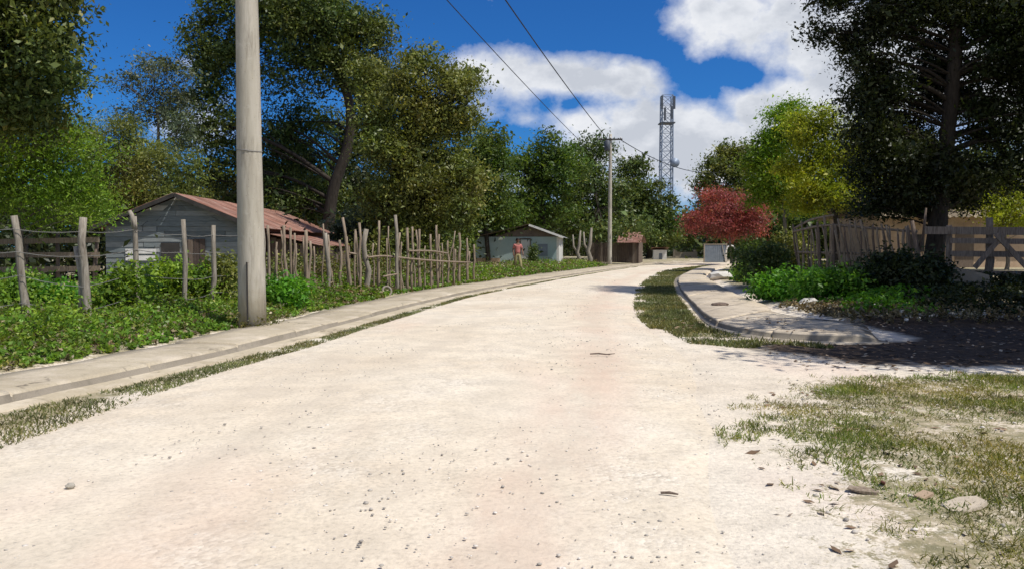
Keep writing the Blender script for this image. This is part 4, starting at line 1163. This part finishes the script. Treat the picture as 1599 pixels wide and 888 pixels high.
mb = MB(); mb.box(-HW + .03, HW - .03, .01, .05, -.1, EZ); mb.add([(-HW + .05, .03, EZ), (HW - .05, .03, EZ), (0, .03, PZ - .05)], [(0, 1, 2)]); mb.box(-HW + .02, -HW + .06, .05, D, -.1, EZ); mb.box(-HW + .06, HW - .06, D - .05, D, -.1, EZ); mb.build('inner_wall', M['darkwood'], h1)
mb = MB()
z = 0
while z < EZ - .05:
    cuts = [0, D * random.uniform(.2, .45), D * random.uniform(.55, .8), D]
    for k in range(3):
        mb.box(HW - .03 + random.uniform(0, .006), HW, cuts[k] + .004, cuts[k + 1] - .004, z, min(z + .168, EZ))
    z += .172
mb.build('side_wall', M['redboard'], h1)
mb = MB()
corr_sheet(mb, (.02, -.3, PZ + .10), (.02, D + .3, PZ + .10), (HW + .38, D + .3, EZ - .06), (HW + .38, -.3, EZ - .06), 180, .014, 15)
corr_sheet(mb, (-.02, -.3, PZ + .10), (-.02, D + .3, PZ + .10), (-HW - .38, D + .3, EZ - .06), (-HW - .38, -.3, EZ - .06), 180, .014, 15)
mb.build('roof', M['roof'], h1)
mb = MB(); mb.beam((0, -.34, PZ + .05), (HW + .36, -.34, EZ - .12), .03, .13); mb.beam((0, -.34, PZ + .05), (-HW - .36, -.34, EZ - .12), .03, .13); mb.build('barge_board', M['darkwood'], h1)
mb = MB(); mb.box(-.55, .05, -.06, -.028, .75, 1.5); mb.build('shutter', M['darkwood'], h1)
mb = MB()
for k in range(4): mb.box(.13 + .19 * k, .3 + .19 * k, -.062, -.032, .02, 1.62 + random.uniform(-.03, .03))
mb.build('door', M['brownboard'], h1)
for k in range(2):
    mb = MB(); mb.box(-1.7 + .0, -.72, -.052, -.034, 1.30 - .22 * k - .16, 1.30 - .22 * k); mb.build('patch_board', M['white'], h1)
# lean-to on the road side
mb = MB(); 
corr_sheet(mb, (HW + .06, 1.2, 1.86), (HW + .06, 9.2, 1.86), (HW + 2.1, 9.2, 1.40), (HW + 2.1, 1.2, 1.40), 90, .012, 9)
mb.build('porch_roof', M['roof'], h1)
mb = MB()
for k in range(9):
    x0 = HW + .25 + k * .2
    if k in (6,): continue
    mb.box(x0, x0 + .185, 1.55 + random.uniform(0, .02), 1.6, -.1, 1.78 - (x0 - HW) * .225 + random.uniform(-.06, 0))
for k in range(34):
    y0 = 1.7 + k * .215
    mb.box(HW + 1.95, HW + 1.98 + random.uniform(0, .015), y0, y0 + .2, -.1, 1.36 + random.uniform(-.08, 0))
mb.build('porch_boards', M['brownboard'], h1)

# low board fence / animal pen left of the shack
p = at(95, 430, 19.5); org = Vector((p.x, 19.5, float(height(p.x, 19.5))))
pen = empty('plank_pen', org, 'dark rickety plank pen half hidden behind the leftmost posts', 'pen')
for k in range(5):
    mb = MB(); xx = -2.6 + k * .85 + random.uniform(-.1, .1); mb.tube([(xx, 0, -.1), (xx + random.gauss(0, .04), 0, .8), (xx + random.gauss(0, .06), 0, 1.55 + random.uniform(-.2, .2))], [.06, .05, .045], 7, .1); mb.build('post', M['post3'], pen, True)
for z_ in (.35, .75, 1.1, 1.4):
    mb = MB(); mb.beam((-2.9, -.07, z_ + random.uniform(-.05, .05)), (1.0, -.07, z_ + random.uniform(-.08, .08)), .03, .13); mb.build('rail', M['post2'], pen)

# teal house
base = Vector((at(803, 415, 50.0).x, 50.0, .15))
h2 = empty('plaster_house', base, 'pale teal plastered house with low gable roof behind the walker', 'house', rz=R(-6))
LX, RX = -2.55, 2.65
ez2 = 1.95
mb = MB(); mb.box(LX, RX, 0, .15, -.2, ez2); mb.build('front_wall', M['teal'], h2)
mb = MB(); mb.box(RX + .0, RX + .15, .0, 6.0, -.2, ez2); mb.box(LX + .0, LX + .15, .155, 6, -.2, ez2); mb.build('side_wall', M['tealwhite'], h2)
mb = MB(); mb.add([(-1.2, .02, ez2 + .01), (RX, .02, ez2 + .01), (.95, .02, 2.62)], [(0, 1, 2)]); mb.add([(-1.2, .10, ez2 + .01), (RX, .10, ez2 + .01), (.95, .10, 2.62)], [(2, 1, 0)]); mb.build('gable', M['brownroof'], h2)
mb = MB(); corr_sheet(mb, (.95, -.35, 2.72), (.95, 6.3, 2.72), (RX + .45, 6.3, ez2 - .02), (RX + .45, -.35, ez2 - .02), 60, .012, 6)
mb.build('roof', M['zinc'], h2)
mb = MB(); corr_sheet(mb, (.93, -.35, 2.72), (.93, 6.3, 2.72), (LX - .35, 6.3, ez2 - .12), (LX - .35, -.35, ez2 - .12), 80, .012, 8)
mb.build('roof', M['brownroof'], h2)
mb = MB(); mb.beam((.95, -.37, 2.68), (RX + .45, -.37, ez2 - .05), .03, .12); mb.build('barge_board', M['white'], h2)
d_o = MB(); d_o.box(.42, .98, -.03, .0, -.1, 1.75); door = d_o.build('door', M['tealwhite'], h2)
mb = MB(); mb.box(.36, .42, -.05, .0, -.1, 1.8); mb.box(.98, 1.04, -.05, .0, -.1, 1.8); mb.box(.36, 1.04, -.05, .0, 1.8, 1.86); mb.build('door_frame', M['brownboard'], h2)
mb = MB(); mb.box(1.5, 2.1, -.03, 0, .75, 1.5); mb.build('shutter', M['gate'], h2)
mb = MB(); mb.box(LX - .005, -.9, -.02, -.002, -.1, .62); mb.build('lower_panel', M['tan'], h2)

# brown board wall and small red-roofed house behind it
base = Vector((at(958, 408, 66).x, 66.0, .1))
h3 = empty('board_house', base, 'small brown board house with a red roof behind the far pole', 'house', rz=R(-14))
mb = MB()
for k in range(24):
    x0 = -1.9 + k * .165; mb.box(x0, x0 + .155, random.uniform(0, .02), .05, -.2, 1.7 + random.uniform(-.03, .03))
mb.build('wall', M['brownboard'], h3)
mb = MB(); mb.box(.4, 2.06, .06, 4, -.2, 1.75); mb.build('inner_wall', M['brownboard'], h3)
mb = MB(); corr_sheet(mb, (.3, 2.2, 2.6), (2.3, 2.2, 2.6), (2.3, -.4, 1.72), (.3, -.4, 1.72), 40, .012, 5); corr_sheet(mb, (.3, 2.2, 2.6), (2.3, 2.2, 2.6), (2.3, 4.6, 1.72), (.3, 4.6, 1.72), 40, .012, 5); mb.build('roof', M['roof'], h3)

# pale twisted trunks beside the teal house
for px, py, Y, r, lab in [(903, 384, 58, .14, 'left of the two pale bare trunks right of the teal house'), (920, 380, 57, .17, 'thicker right one of the two pale bare trunks beside the teal house')]:
    b0 = at(px, 410, Y); b0.z = float(height(b0.x, Y)); mb = MB()
    tp = at(px, py, Y) - b0
    mb.tube([(0, 0, -.1), (.08, 0, tp.z * .3), (-.1, 0, tp.z * .65), (.06, 0, tp.z), (.16, 0, tp.z + 1.1)], [r * 1.3, r, r, r * .8, r * .4], 8, .12)
    mb.tube([(-.06, 0, tp.z * .6), (-.35, 0, tp.z * .95), (-.4, 0, tp.z + .8)], [r * .6, r * .5, r * .3], 7, .1)
    o = mb.build('bare_trunk', M['post'], None, True); o.location = b0; tag(o, lab, 'tree trunk')

# white hut at the end of the road
base = Vector((at(1029, 405, 79).x, 79.0, 0))
h4 = empty('whitewashed_hut', base, 'tiny sunlit white hut glimpsed under the wide dark tree', 'hut', rz=R(-8))
mb = MB(); mb.box(-.55, .75, 0, 2.4, -.1, 1.15); mb.build('wall', M['white'], h4)
mb = MB(); corr_sheet(mb, (-.75, -.3, 1.4), (.95, -.3, 1.4), (.95, 2.8, 1.15), (-.75, 2.8, 1.15), 20, .01, 2); mb.build('roof', M['roof'], h4)
mb = MB(); mb.box(.0, .32, -.03, 0, -.05, .82); mb.build('door', M['gate'], h4)
# grey low wall beside it
base = Vector((at(1070, 405, 92).x, 92.0, 0)); mb = MB()
mb.box(-1.3, 1.3, 0, .2, -.1, .85); mb.box(-1.35, -1.0, -.06, .26, -.1, 1.15); mb.box(.95, 1.35, -.06, .26, -.1, 1.1)
o = mb.build('low_wall', M['walk2']); o.location = base; o.rotation_euler = (0, 0, R(-6)); tag(o, 'low grey concrete wall with end piers at the road end', 'wall')
# sheet metal gate at the bend
base = Vector((at(1117, 404, 72).x, 72.0, .02))
g = empty('metal_gate', base, 'blue-grey sheet metal gate in a white frame below the red-flowering tree', 'gate', rz=R(8))
mb = MB()
for k in range(20):
    x0 = -1.0 + k * .1; mb.box(x0, x0 + .092, .0 + .012 * (k % 2), .03 + .012 * (k % 2), .06, 1.62)
mb.build('panel', M['gate'], g)
for (x0, x1, z0, z1, nm) in [(-1.1, -1.01, 0, 1.72, 'frame_post'), (1.01, 1.12, 0, 1.78, 'frame_post'), (-1.01, 1.01, 1.63, 1.72, 'frame_rail'), (-1.01, 1.01, .0, .055, 'frame_rail')]:
    mb = MB(); mb.box(x0, x1, -.03, .06, z0, z1); mb.build(nm, M['kerb'], g)
mb = MB(); mb.beam((.98, -.05, .1), (.6, -.05, 1.6), .03, .05, (0, 1, 0)); mb.build('brace', M['walk2'], g)
# arch beside the gate
base = Vector((at(1141, 404, 71).x, 71.0, .1)); mb = MB()
mb.tube([(-.42, 0, -.1), (-.42, 0, 1.05), (-.3, 0, 1.35), (0, 0, 1.5), (.3, 0, 1.35), (.42, 0, 1.05), (.42, 0, -.1)], .075, 8)
o = mb.build('arch', M['white'], None, True); o.location = base; tag(o, 'small white round-topped arch right of the blue-grey gate', 'arch')

# tan hut behind the right fence
base = Vector((at(1500, 420, 37).x, 37.0, .45))
h5 = empty('mud_hut', base, 'tan mud-plastered house glimpsed behind the shade tree and rail gate', 'house', rz=R(4))
mb = MB(); mb.box(-3.9, 6.0, 0, .2, -.3, 2.45); mb.box(-3.9, -3.7, .205, 5, -.3, 2.45); mb.build('wall', M['tan'], h5)
mb = MB(); corr_sheet(mb, (-4.3, 2.6, 3.4), (6.4, 2.6, 3.4), (6.4, -.6, 2.38), (-4.3, -.6, 2.38), 90, .03, 12); corr_sheet(mb, (-4.3, 2.6, 3.4), (6.4, 2.6, 3.4), (6.4, 5.6, 2.38), (-4.3, 5.6, 2.38), 90, .03, 12); mb.build('roof', M['thatch'], h5)
mb = MB(); mb.box(-.3, .6, -.03, 0, -.1, 1.85); mb.build('door', M['brownboard'], h5)
mb = MB(); mb.box(-2.6, -1.8, -.03, 0, .8, 1.6); mb.build('window', M['darkwood'], h5)
# ------------------------------------------------------------------ loose debris
def lump(name, label, cat, loc, s, mat, seed):
    random.seed(seed); iv, if_ = ico()
    # one subdivision for a rounder, chipped outline
    vs = [Vector(v) for v in iv]; fs = []
    cache = {}
    def mid(a, b):
        k = (min(a, b), max(a, b))
        if k not in cache: vs.append(((vs[a] + vs[b]) / 2).normalized()); cache[k] = len(vs) - 1
        return cache[k]
    for a, b, c in if_:
        ab, bc, ca_ = mid(a, b), mid(b, c), mid(c, a); fs += [(a, ab, ca_), (b, bc, ab), (c, ca_, bc), (ab, bc, ca_)]
    vs = [Vector((v.x * s[0], v.y * s[1], v.z * s[2])) * (1 + random.uniform(-.16, .16)) for v in vs]
    mb = MB(); mb.add(vs, fs); o = mb.build(name, mat); o.location = loc
    return tag(o, label, cat)
p = gnd(1118, 436, .1); lump('boulder', 'large whitish boulder beside the inner edge of right pavement', 'boulder', (p.x + .2, p.y, float(height(p.x + .2, p.y)) + .12), (.55, .4, .24), M['rock'], 3)
p = gnd(1262, 475, .15); lump('stone', 'white stone lying below the bright sunlit bush', 'stone', (p.x, p.y, float(height(p.x, p.y)) + .08), (.22, .17, .12), M['rock'], 4)
p = gnd(1300, 468, .15); lump('stone', 'larger white stone at the edge of the shade on the right bank', 'stone', (p.x, p.y, float(height(p.x, p.y)) + .08), (.27, .2, .13), M['rock'], 5)
p = gnd(1124, 476, .14); lump('clod', 'dark dirt clod on the right pavement', 'clod', (p.x, p.y, .16), (.2, .14, .05), M['post3'], 6)
p = gnd(110, 771); lump('stone', 'grey stone alone on the gravel at lower left', 'stone', (p.x, p.y, float(road_z(p.x, p.y)) + .012), (.03, .024, .02), M['pole'], 7)
def slab_piece(name, label, cat, px, py, outline, th, mat, rot):
    p = gnd(px, py); n = len(outline)
    mb = MB(); vv = [(x, y, 0) for x, y in outline] + [(x * .97, y * .97, th + .012 * math.sin(9 * x)) for x, y in outline]
    mb.add(vv, [tuple(range(n))[::-1], tuple(range(n, 2 * n))] + [(i, (i + 1) % n, (i + 1) % n + n, i + n) for i in range(n)])
    o = mb.build(name, mat); o.location = (p.x, p.y, float(height(p.x, p.y)) + .012); o.rotation_euler = rot
    return tag(o, label, cat)
slab_piece('scrap_sheet', 'flat grey broken scrap of sheet lying in the turf', 'scrap', 1505, 792, [(-.13, -.05), (-.05, -.085), (.06, -.07), (.13, -.03), (.12, .05), (.03, .08), (-.10, .06)], .015, M['walk2'], (R(5), R(-4), R(10)))
slab_piece('wood_chip', 'brown weathered piece of board on the turf', 'wood scrap', 1345, 768, [(-.09, -.025), (-.02, -.05), (.08, -.04), (.1, .0), (.02, .035), (-.07, .03)], .014, M['post2'], (R(6), R(8), R(-15)))
slab_piece('wood_chip', 'small pale tan chip of wood beside the grey scrap sheet', 'wood scrap', 1442, 777, [(-.05, -.03), (.05, -.035), (.045, .03), (-.045, .035)], .014, M['tan'], (R(4), R(-8), R(30)))
slab_piece('wood_chip', 'reddish brown sliver of wood upright in the turf', 'wood scrap', 1378, 757, [(-.06, -.012), (.06, -.018), (.07, .01), (-.05, .016)], .012, M['redboard'], (R(20), R(25), R(70)))
mb = MB(); p = gnd(940, 559); mb.tube([(-.16, .02, .02), (-.05, 0, .028), (.06, -.03, .022), (.17, -.02, .03)], [.008, .011, .009, .005], 6, .1); mb.tube([(.05, -.03, .02), (.1, -.09, .02)], [.006, .003], 5)
o = mb.build('twig', M['post3']); o.location = (p.x, p.y, float(road_z(p.x, p.y)) + .004); tag(o, 'dark twig lying across the middle of the gravel road', 'twig')
mb = MB(); p = gnd(1045, 777); mb.tube([(-.05, .01, .01), (0, 0, .014), (.05, -.02, .01)], [.008, .01, .005], 6, .1)
o = mb.build('twig', M['post3']); o.location = (p.x, p.y, float(road_z(p.x, p.y)) + .004); tag(o, 'short dark twig on the gravel near the foreground', 'twig')

# ------------------------------------------------------------------ the walker
def skin_obj(name, verts, edges, radii, mat, parent, root=0, lvl=2):
    me = bpy.data.meshes.new(name); me.from_pydata(verts, edges, []); me.update()
    o = link_mesh(name, me, mat, parent)
    sk = o.modifiers.new('skin', 'SKIN'); sk.use_smooth_shade = True
    if not me.skin_vertices: me.skin_vertices.new()
    for i, r in enumerate(radii):
        me.skin_vertices[0].data[i].radius = r if hasattr(r, '__len__') else (r, r)
    me.skin_vertices[0].data[root].use_root = True
    ss = o.modifiers.new('sub', 'SUBSURF'); ss.levels = lvl; ss.render_levels = lvl
    return o
pw = at(808, 425, 42.0)
base = Vector((pw.x, 42.0, float(height(pw.x, 42.0))))
M['skin'] = mat_plain('brown skin', (.14, .07, .045), (.20, .105, .07), .55, 8)
M['shirt'] = mat_plain('faded pink red shirt', (.40, .13, .12), (.52, .20, .18), .9, 6)
M['trouser'] = mat_plain('khaki trousers', (.24, .21, .10), (.34, .29, .15), .9, 6)
M['hair'] = mat_plain('black hair', (.012, .010, .010), (.025, .02, .018), .7, 30)
person = empty('person', base, 'person with black hair in pinkish red shirt and khaki trousers walking', 'person', rz=R(20))
sv = [(0, 0, .93), (0, 0, 1.10), (0, -.01, 1.30), (0, -.01, 1.44), (0, -.02, 1.53), (0, -.035, 1.62), (0, -.03, 1.71),
      (-.17, -.01, 1.40), (-.24, .03, 1.14), (-.23, -.05, .90), (-.225, -.08, .81),
      (.17, -.01, 1.40), (.25, -.05, 1.15), (.24, -.17, .95), (.235, -.22, .87),
      (-.095, 0, .88), (-.10, .04, .50), (-.10, .16, .12), (-.10, .10, .035), (-.10, .02, .03),
      (.095, 0, .88), (.11, -.17, .50), (.12, -.26, .10), (.12, -.33, .045), (.12, -.42, .04)]
se = [(0, 1), (1, 2), (2, 3), (3, 4), (4, 5), (5, 6), (3, 7), (7, 8), (8, 9), (9, 10), (3, 11), (11, 12), (12, 13), (13, 14), (0, 15), (15, 16), (16, 17), (17, 18), (18, 19), (0, 20), (20, 21), (21, 22), (22, 23), (23, 24)]
sr = [(.15, .10), (.13, .095), (.155, .105), (.12, .09), .055, (.088, .105), (.075, .09), .062, .046, .036, .04, .062, .046, .036, .04, .088, .062, .044, .05, .035, .088, .062, .044, .05, .035]
body = skin_obj('body', sv, se, sr, M['skin'], person)
skin_obj('shirt', [sv[i] for i in (0, 1, 2, 3)] + [sv[7], tuple(Vector(sv[7]).lerp(Vector(sv[8]), .75)), sv[11], tuple(Vector(sv[11]).lerp(Vector(sv[12]), .75))],
         [(0, 1), (1, 2), (2, 3), (3, 4), (4, 5), (3, 6), (6, 7)], [(.18, .13), (.16, .125), (.18, .13), (.13, .11), .082, .07, .082, .07], M['shirt'], person)
skin_obj('trousers', [(0, 0, 1.0)] + [sv[i] for i in (0, 15, 16)] + [tuple(Vector(sv[16]).lerp(Vector(sv[17]), .9)), sv[20], sv[21], tuple(Vector(sv[21]).lerp(Vector(sv[22]), .9))],
         [(0, 1), (1, 2), (2, 3), (3, 4), (1, 5), (5, 6), (6, 7)], [(.165, .12), (.17, .125), .11, .088, .075, .11, .088, .075], M['trouser'], person)
mb = MB(); iv, if_ = ico()
vs = []; fs = []
for i in range(7):
    for j in range(14):
        th = .02 + i * .30; ph = 6.283 * j / 14
        back = 1.0 if math.sin(ph) > -.2 else .62
        t2 = th * back
        vs.append((.094 * math.sin(t2) * math.cos(ph) * 1.06, -.03 + .115 * math.sin(t2) * math.sin(ph) * 1.04, 1.665 + .118 * math.cos(t2)))
for i in range(6):
    for j in range(14): fs.append((i * 14 + j, (i + 1) * 14 + j, (i + 1) * 14 + (j + 1) % 14, i * 14 + (j + 1) % 14))
mb.add(vs, fs); mb.build('hair', M['hair'], person, True)
mb = MB(); mb.add([(-.014, -.135, 1.60), (.014, -.135, 1.60), (0, -.165, 1.605), (0, -.135, 1.65)], [(0, 1, 2), (1, 3, 2), (3, 0, 2)]); mb.build('nose', M['skin'], person)
for s in (-1, 1):
    mb = MB(); mb.tube([(s * .036, -.128, 1.645), (s * .036, -.142, 1.645)], [.014, .01], 8); mb.build('eye', M['hair'], person)
    mb = MB(); mb.tube([(s * .09, -.03, 1.60), (s * .105, -.025, 1.625), (s * .098, -.02, 1.655)], [.014, .02, .012], 7); mb.build('ear', M['skin'], person, True)
    hx = sv[10] if s < 0 else sv[14]
    for f in range(5):
        mb = MB(); o_ = Vector((hx[0] + (0 if f < 4 else -s * .02), hx[1] + (-.03 + .02 * f if f < 4 else -.03), hx[2] - .02)); L = (.07, .08, .075, .06, .05)[f]
        mb.tube([o_, o_ + Vector((0, -.008, -L * .55)), o_ + Vector((-s * .012, -.02, -L))], [.0105, .0095, .007], 6); mb.build('finger', M['skin'], person, True)

# ------------------------------------------------------------------ sky, clouds, sun
SUN_EL, SUN_AZ = R(58), R(116)      # azimuth measured from +Y towards +X
w = bpy.data.worlds.new('World'); S.world = w; w.use_nodes = True
nt = w.node_tree; nt.nodes.clear()
class WT(NT):
    def __init__(self, tree):
        self.t = tree
T = WT(nt)
sky = T.n('ShaderNodeTexSky'); sky.sky_type = 'NISHITA'; sky.sun_disc = False
sky.sun_elevation = SUN_EL; sky.sun_rotation = SUN_AZ
sky.altitude = 300; sky.air_density = 1.0; sky.dust_density = .25; sky.ozone_density = 3.0
skyc = T.mix(1.0, sky.outputs[0], (.17, .57, 1.10), 'MULTIPLY')
dirv = T.n('ShaderNodeTexCoord').outputs['Generated']
sep = T.n('ShaderNodeSeparateXYZ'); T.l(dirv, sep.inputs[0])
dx, dy, dz = sep.outputs
dyc = T.math('MAXIMUM', dy, .05)
u = T.math('DIVIDE', dx, dyc); v = T.math('DIVIDE', dz, dyc)
# warped sky coordinates give the ragged cumulus edges
def fb(scale, det, seed, sx=1.0, sy=1.0):
    m = T.n('ShaderNodeMapping'); m.inputs['Location'].default_value = (seed, seed * .37, seed * .71); m.inputs['Scale'].default_value = (sx, 1, sy)
    T.l(dirv, m.inputs['Vector'])
    return T.noise(m.outputs[0], scale, 8, .58)
n1 = fb(9, 8, 3.1, 1, 1.3); n2 = fb(24, 8, 7.7, 1, 1.2)
blobs = [(775, 110, 75, 42, 1.0), (870, 130, 120, 38, 1.0), (980, 125, 60, 30, 1.0), (740, 160, 50, 36, .8), (960, 215, 120, 50, 1.1), (1060, 225, 90, 55, 1.2), (820, 190, 60, 26, .6),
         (1130, 40, 150, 50, 1.1), (1260, 65, 120, 55, 1.0), (1200, 10, 80, 26, .7), (1200, 165, 70, 40, 1.1), (1290, 175, 90, 60, 1.2), (1130, 235, 110, 60, 1.1), (1480, 110, 200, 130, 1.1), (1000, 290, 260, 40, .8), (300, 100, 26, 16, .7), (320, 190, 60, 40, .8)]
acc = None
for (px, py, rx, ry, wt) in blobs:
    cu = (px - 800) / F; cv_ = (385 - py) / F
    a = T.math('MULTIPLY', T.math('SUBTRACT', u, cu), F / rx); b = T.math('MULTIPLY', T.math('SUBTRACT', v, cv_), F / ry)
    d2 = T.math('ADD', T.math('MULTIPLY', a, a), T.math('MULTIPLY', b, b))
    g_ = T.math('MULTIPLY', T.math('POWER', 2.718, T.math('MULTIPLY', d2, -.7)), wt)
    acc = g_ if acc is None else T.math('MAXIMUM', acc, T.math('ADD', T.math('MULTIPLY', T.math('MINIMUM', acc, g_), .35), T.math('MAXIMUM', acc, g_)))
for (px, py, rx, ry, wt) in [(1105, 115, 70, 26, .6), (1180, 128, 40, 16, .5), (985, 60, 60, 30, .7), (880, 160, 50, 14, .45), (905, 40, 90, 40, .6), (800, 215, 60, 22, .5)]:
    cu = (px - 800) / F; cv_ = (385 - py) / F
    a = T.math('MULTIPLY', T.math('SUBTRACT', u, cu), F / rx); b = T.math('MULTIPLY', T.math('SUBTRACT', v, cv_), F / ry)
    d2 = T.math('ADD', T.math('MULTIPLY', a, a), T.math('MULTIPLY', b, b))
    acc = T.math('SUBTRACT', acc, T.math('MULTIPLY', T.math('POWER', 2.718, T.math('MULTIPLY', d2, -.7)), wt))
front = T.math('GREATER_THAN', dy, .1)
acc = T.math('MULTIPLY', acc, front)
rest = T.math('MULTIPLY', T.math('SUBTRACT', 1.0, front), T.ramp(fb(2.4, 6, 1.3), [(.40, 0.0), (.52, .95)]))  # unseen clouds overhead and behind the camera, thickened to whiten the fill light
dens = T.math('ADD', acc, rest)
dens = T.math('ADD', dens, T.math('MULTIPLY_ADD', n1, 2.1, -1.05))
dens = T.math('ADD', dens, T.math('MULTIPLY_ADD', n2, 1.2, -.6))
mask = T.ramp(dens, [(.30, 0.0), (.62, .38), (1.2, 1.0)])
# cumulus body: thick parts are greyer below, sunlit tops white
thick = T.ramp(T.math('ADD', fb(13, 6, 5.5, 1, 1.6), T.math('MULTIPLY_ADD', dens, .25, -.12)), [(.36, (10.2, 10.3, 10.6)), (.56, (8.6, 8.9, 9.5)), (.74, (6.3, 6.7, 7.5))])
final = T.mix(mask, skyc, thick)
bg = T.n('ShaderNodeBackground'); bg.inputs['Strength'].default_value = .085
T.l(final, bg.inputs['Color'])
wo = T.n('ShaderNodeOutputWorld'); T.l(bg.outputs[0], wo.inputs['Surface'])

sl = bpy.data.lights.new('sun', 'SUN'); sl.energy = 4.4; sl.angle = R(.53); sl.color = (1.0, .955, .88)
so = bpy.data.objects.new('sun', sl); COL.objects.link(so)
sd = Vector((math.sin(SUN_AZ) * math.cos(SUN_EL), math.cos(SUN_AZ) * math.cos(SUN_EL), math.sin(SUN_EL)))
so.rotation_euler = sd.to_track_quat('Z', 'Y').to_euler(); so.location = (20, 10, 40)

cam = bpy.data.cameras.new('camera'); co = bpy.data.objects.new('camera', cam); COL.objects.link(co)
cam.sensor_width = 36; cam.lens = 36 * F / 1599; cam.clip_start = .05; cam.clip_end = 4000
co.location = (0, 0, CH); co.rotation_euler = (math.pi / 2 - PITCH, 0, 0)
S.camera = co
S.render.engine = 'CYCLES'
S.cycles.max_bounces = 6; S.cycles.diffuse_bounces = 4; S.cycles.glossy_bounces = 2; S.cycles.transmission_bounces = 3
S.cycles.sample_clamp_indirect = 6
S.cycles.use_denoising = True
S.view_settings.view_transform = 'Standard'; S.view_settings.look = 'None'
S.view_settings.exposure = 0.08; S.view_settings.gamma = 1.0; S.view_settings.use_curve_mapping = False
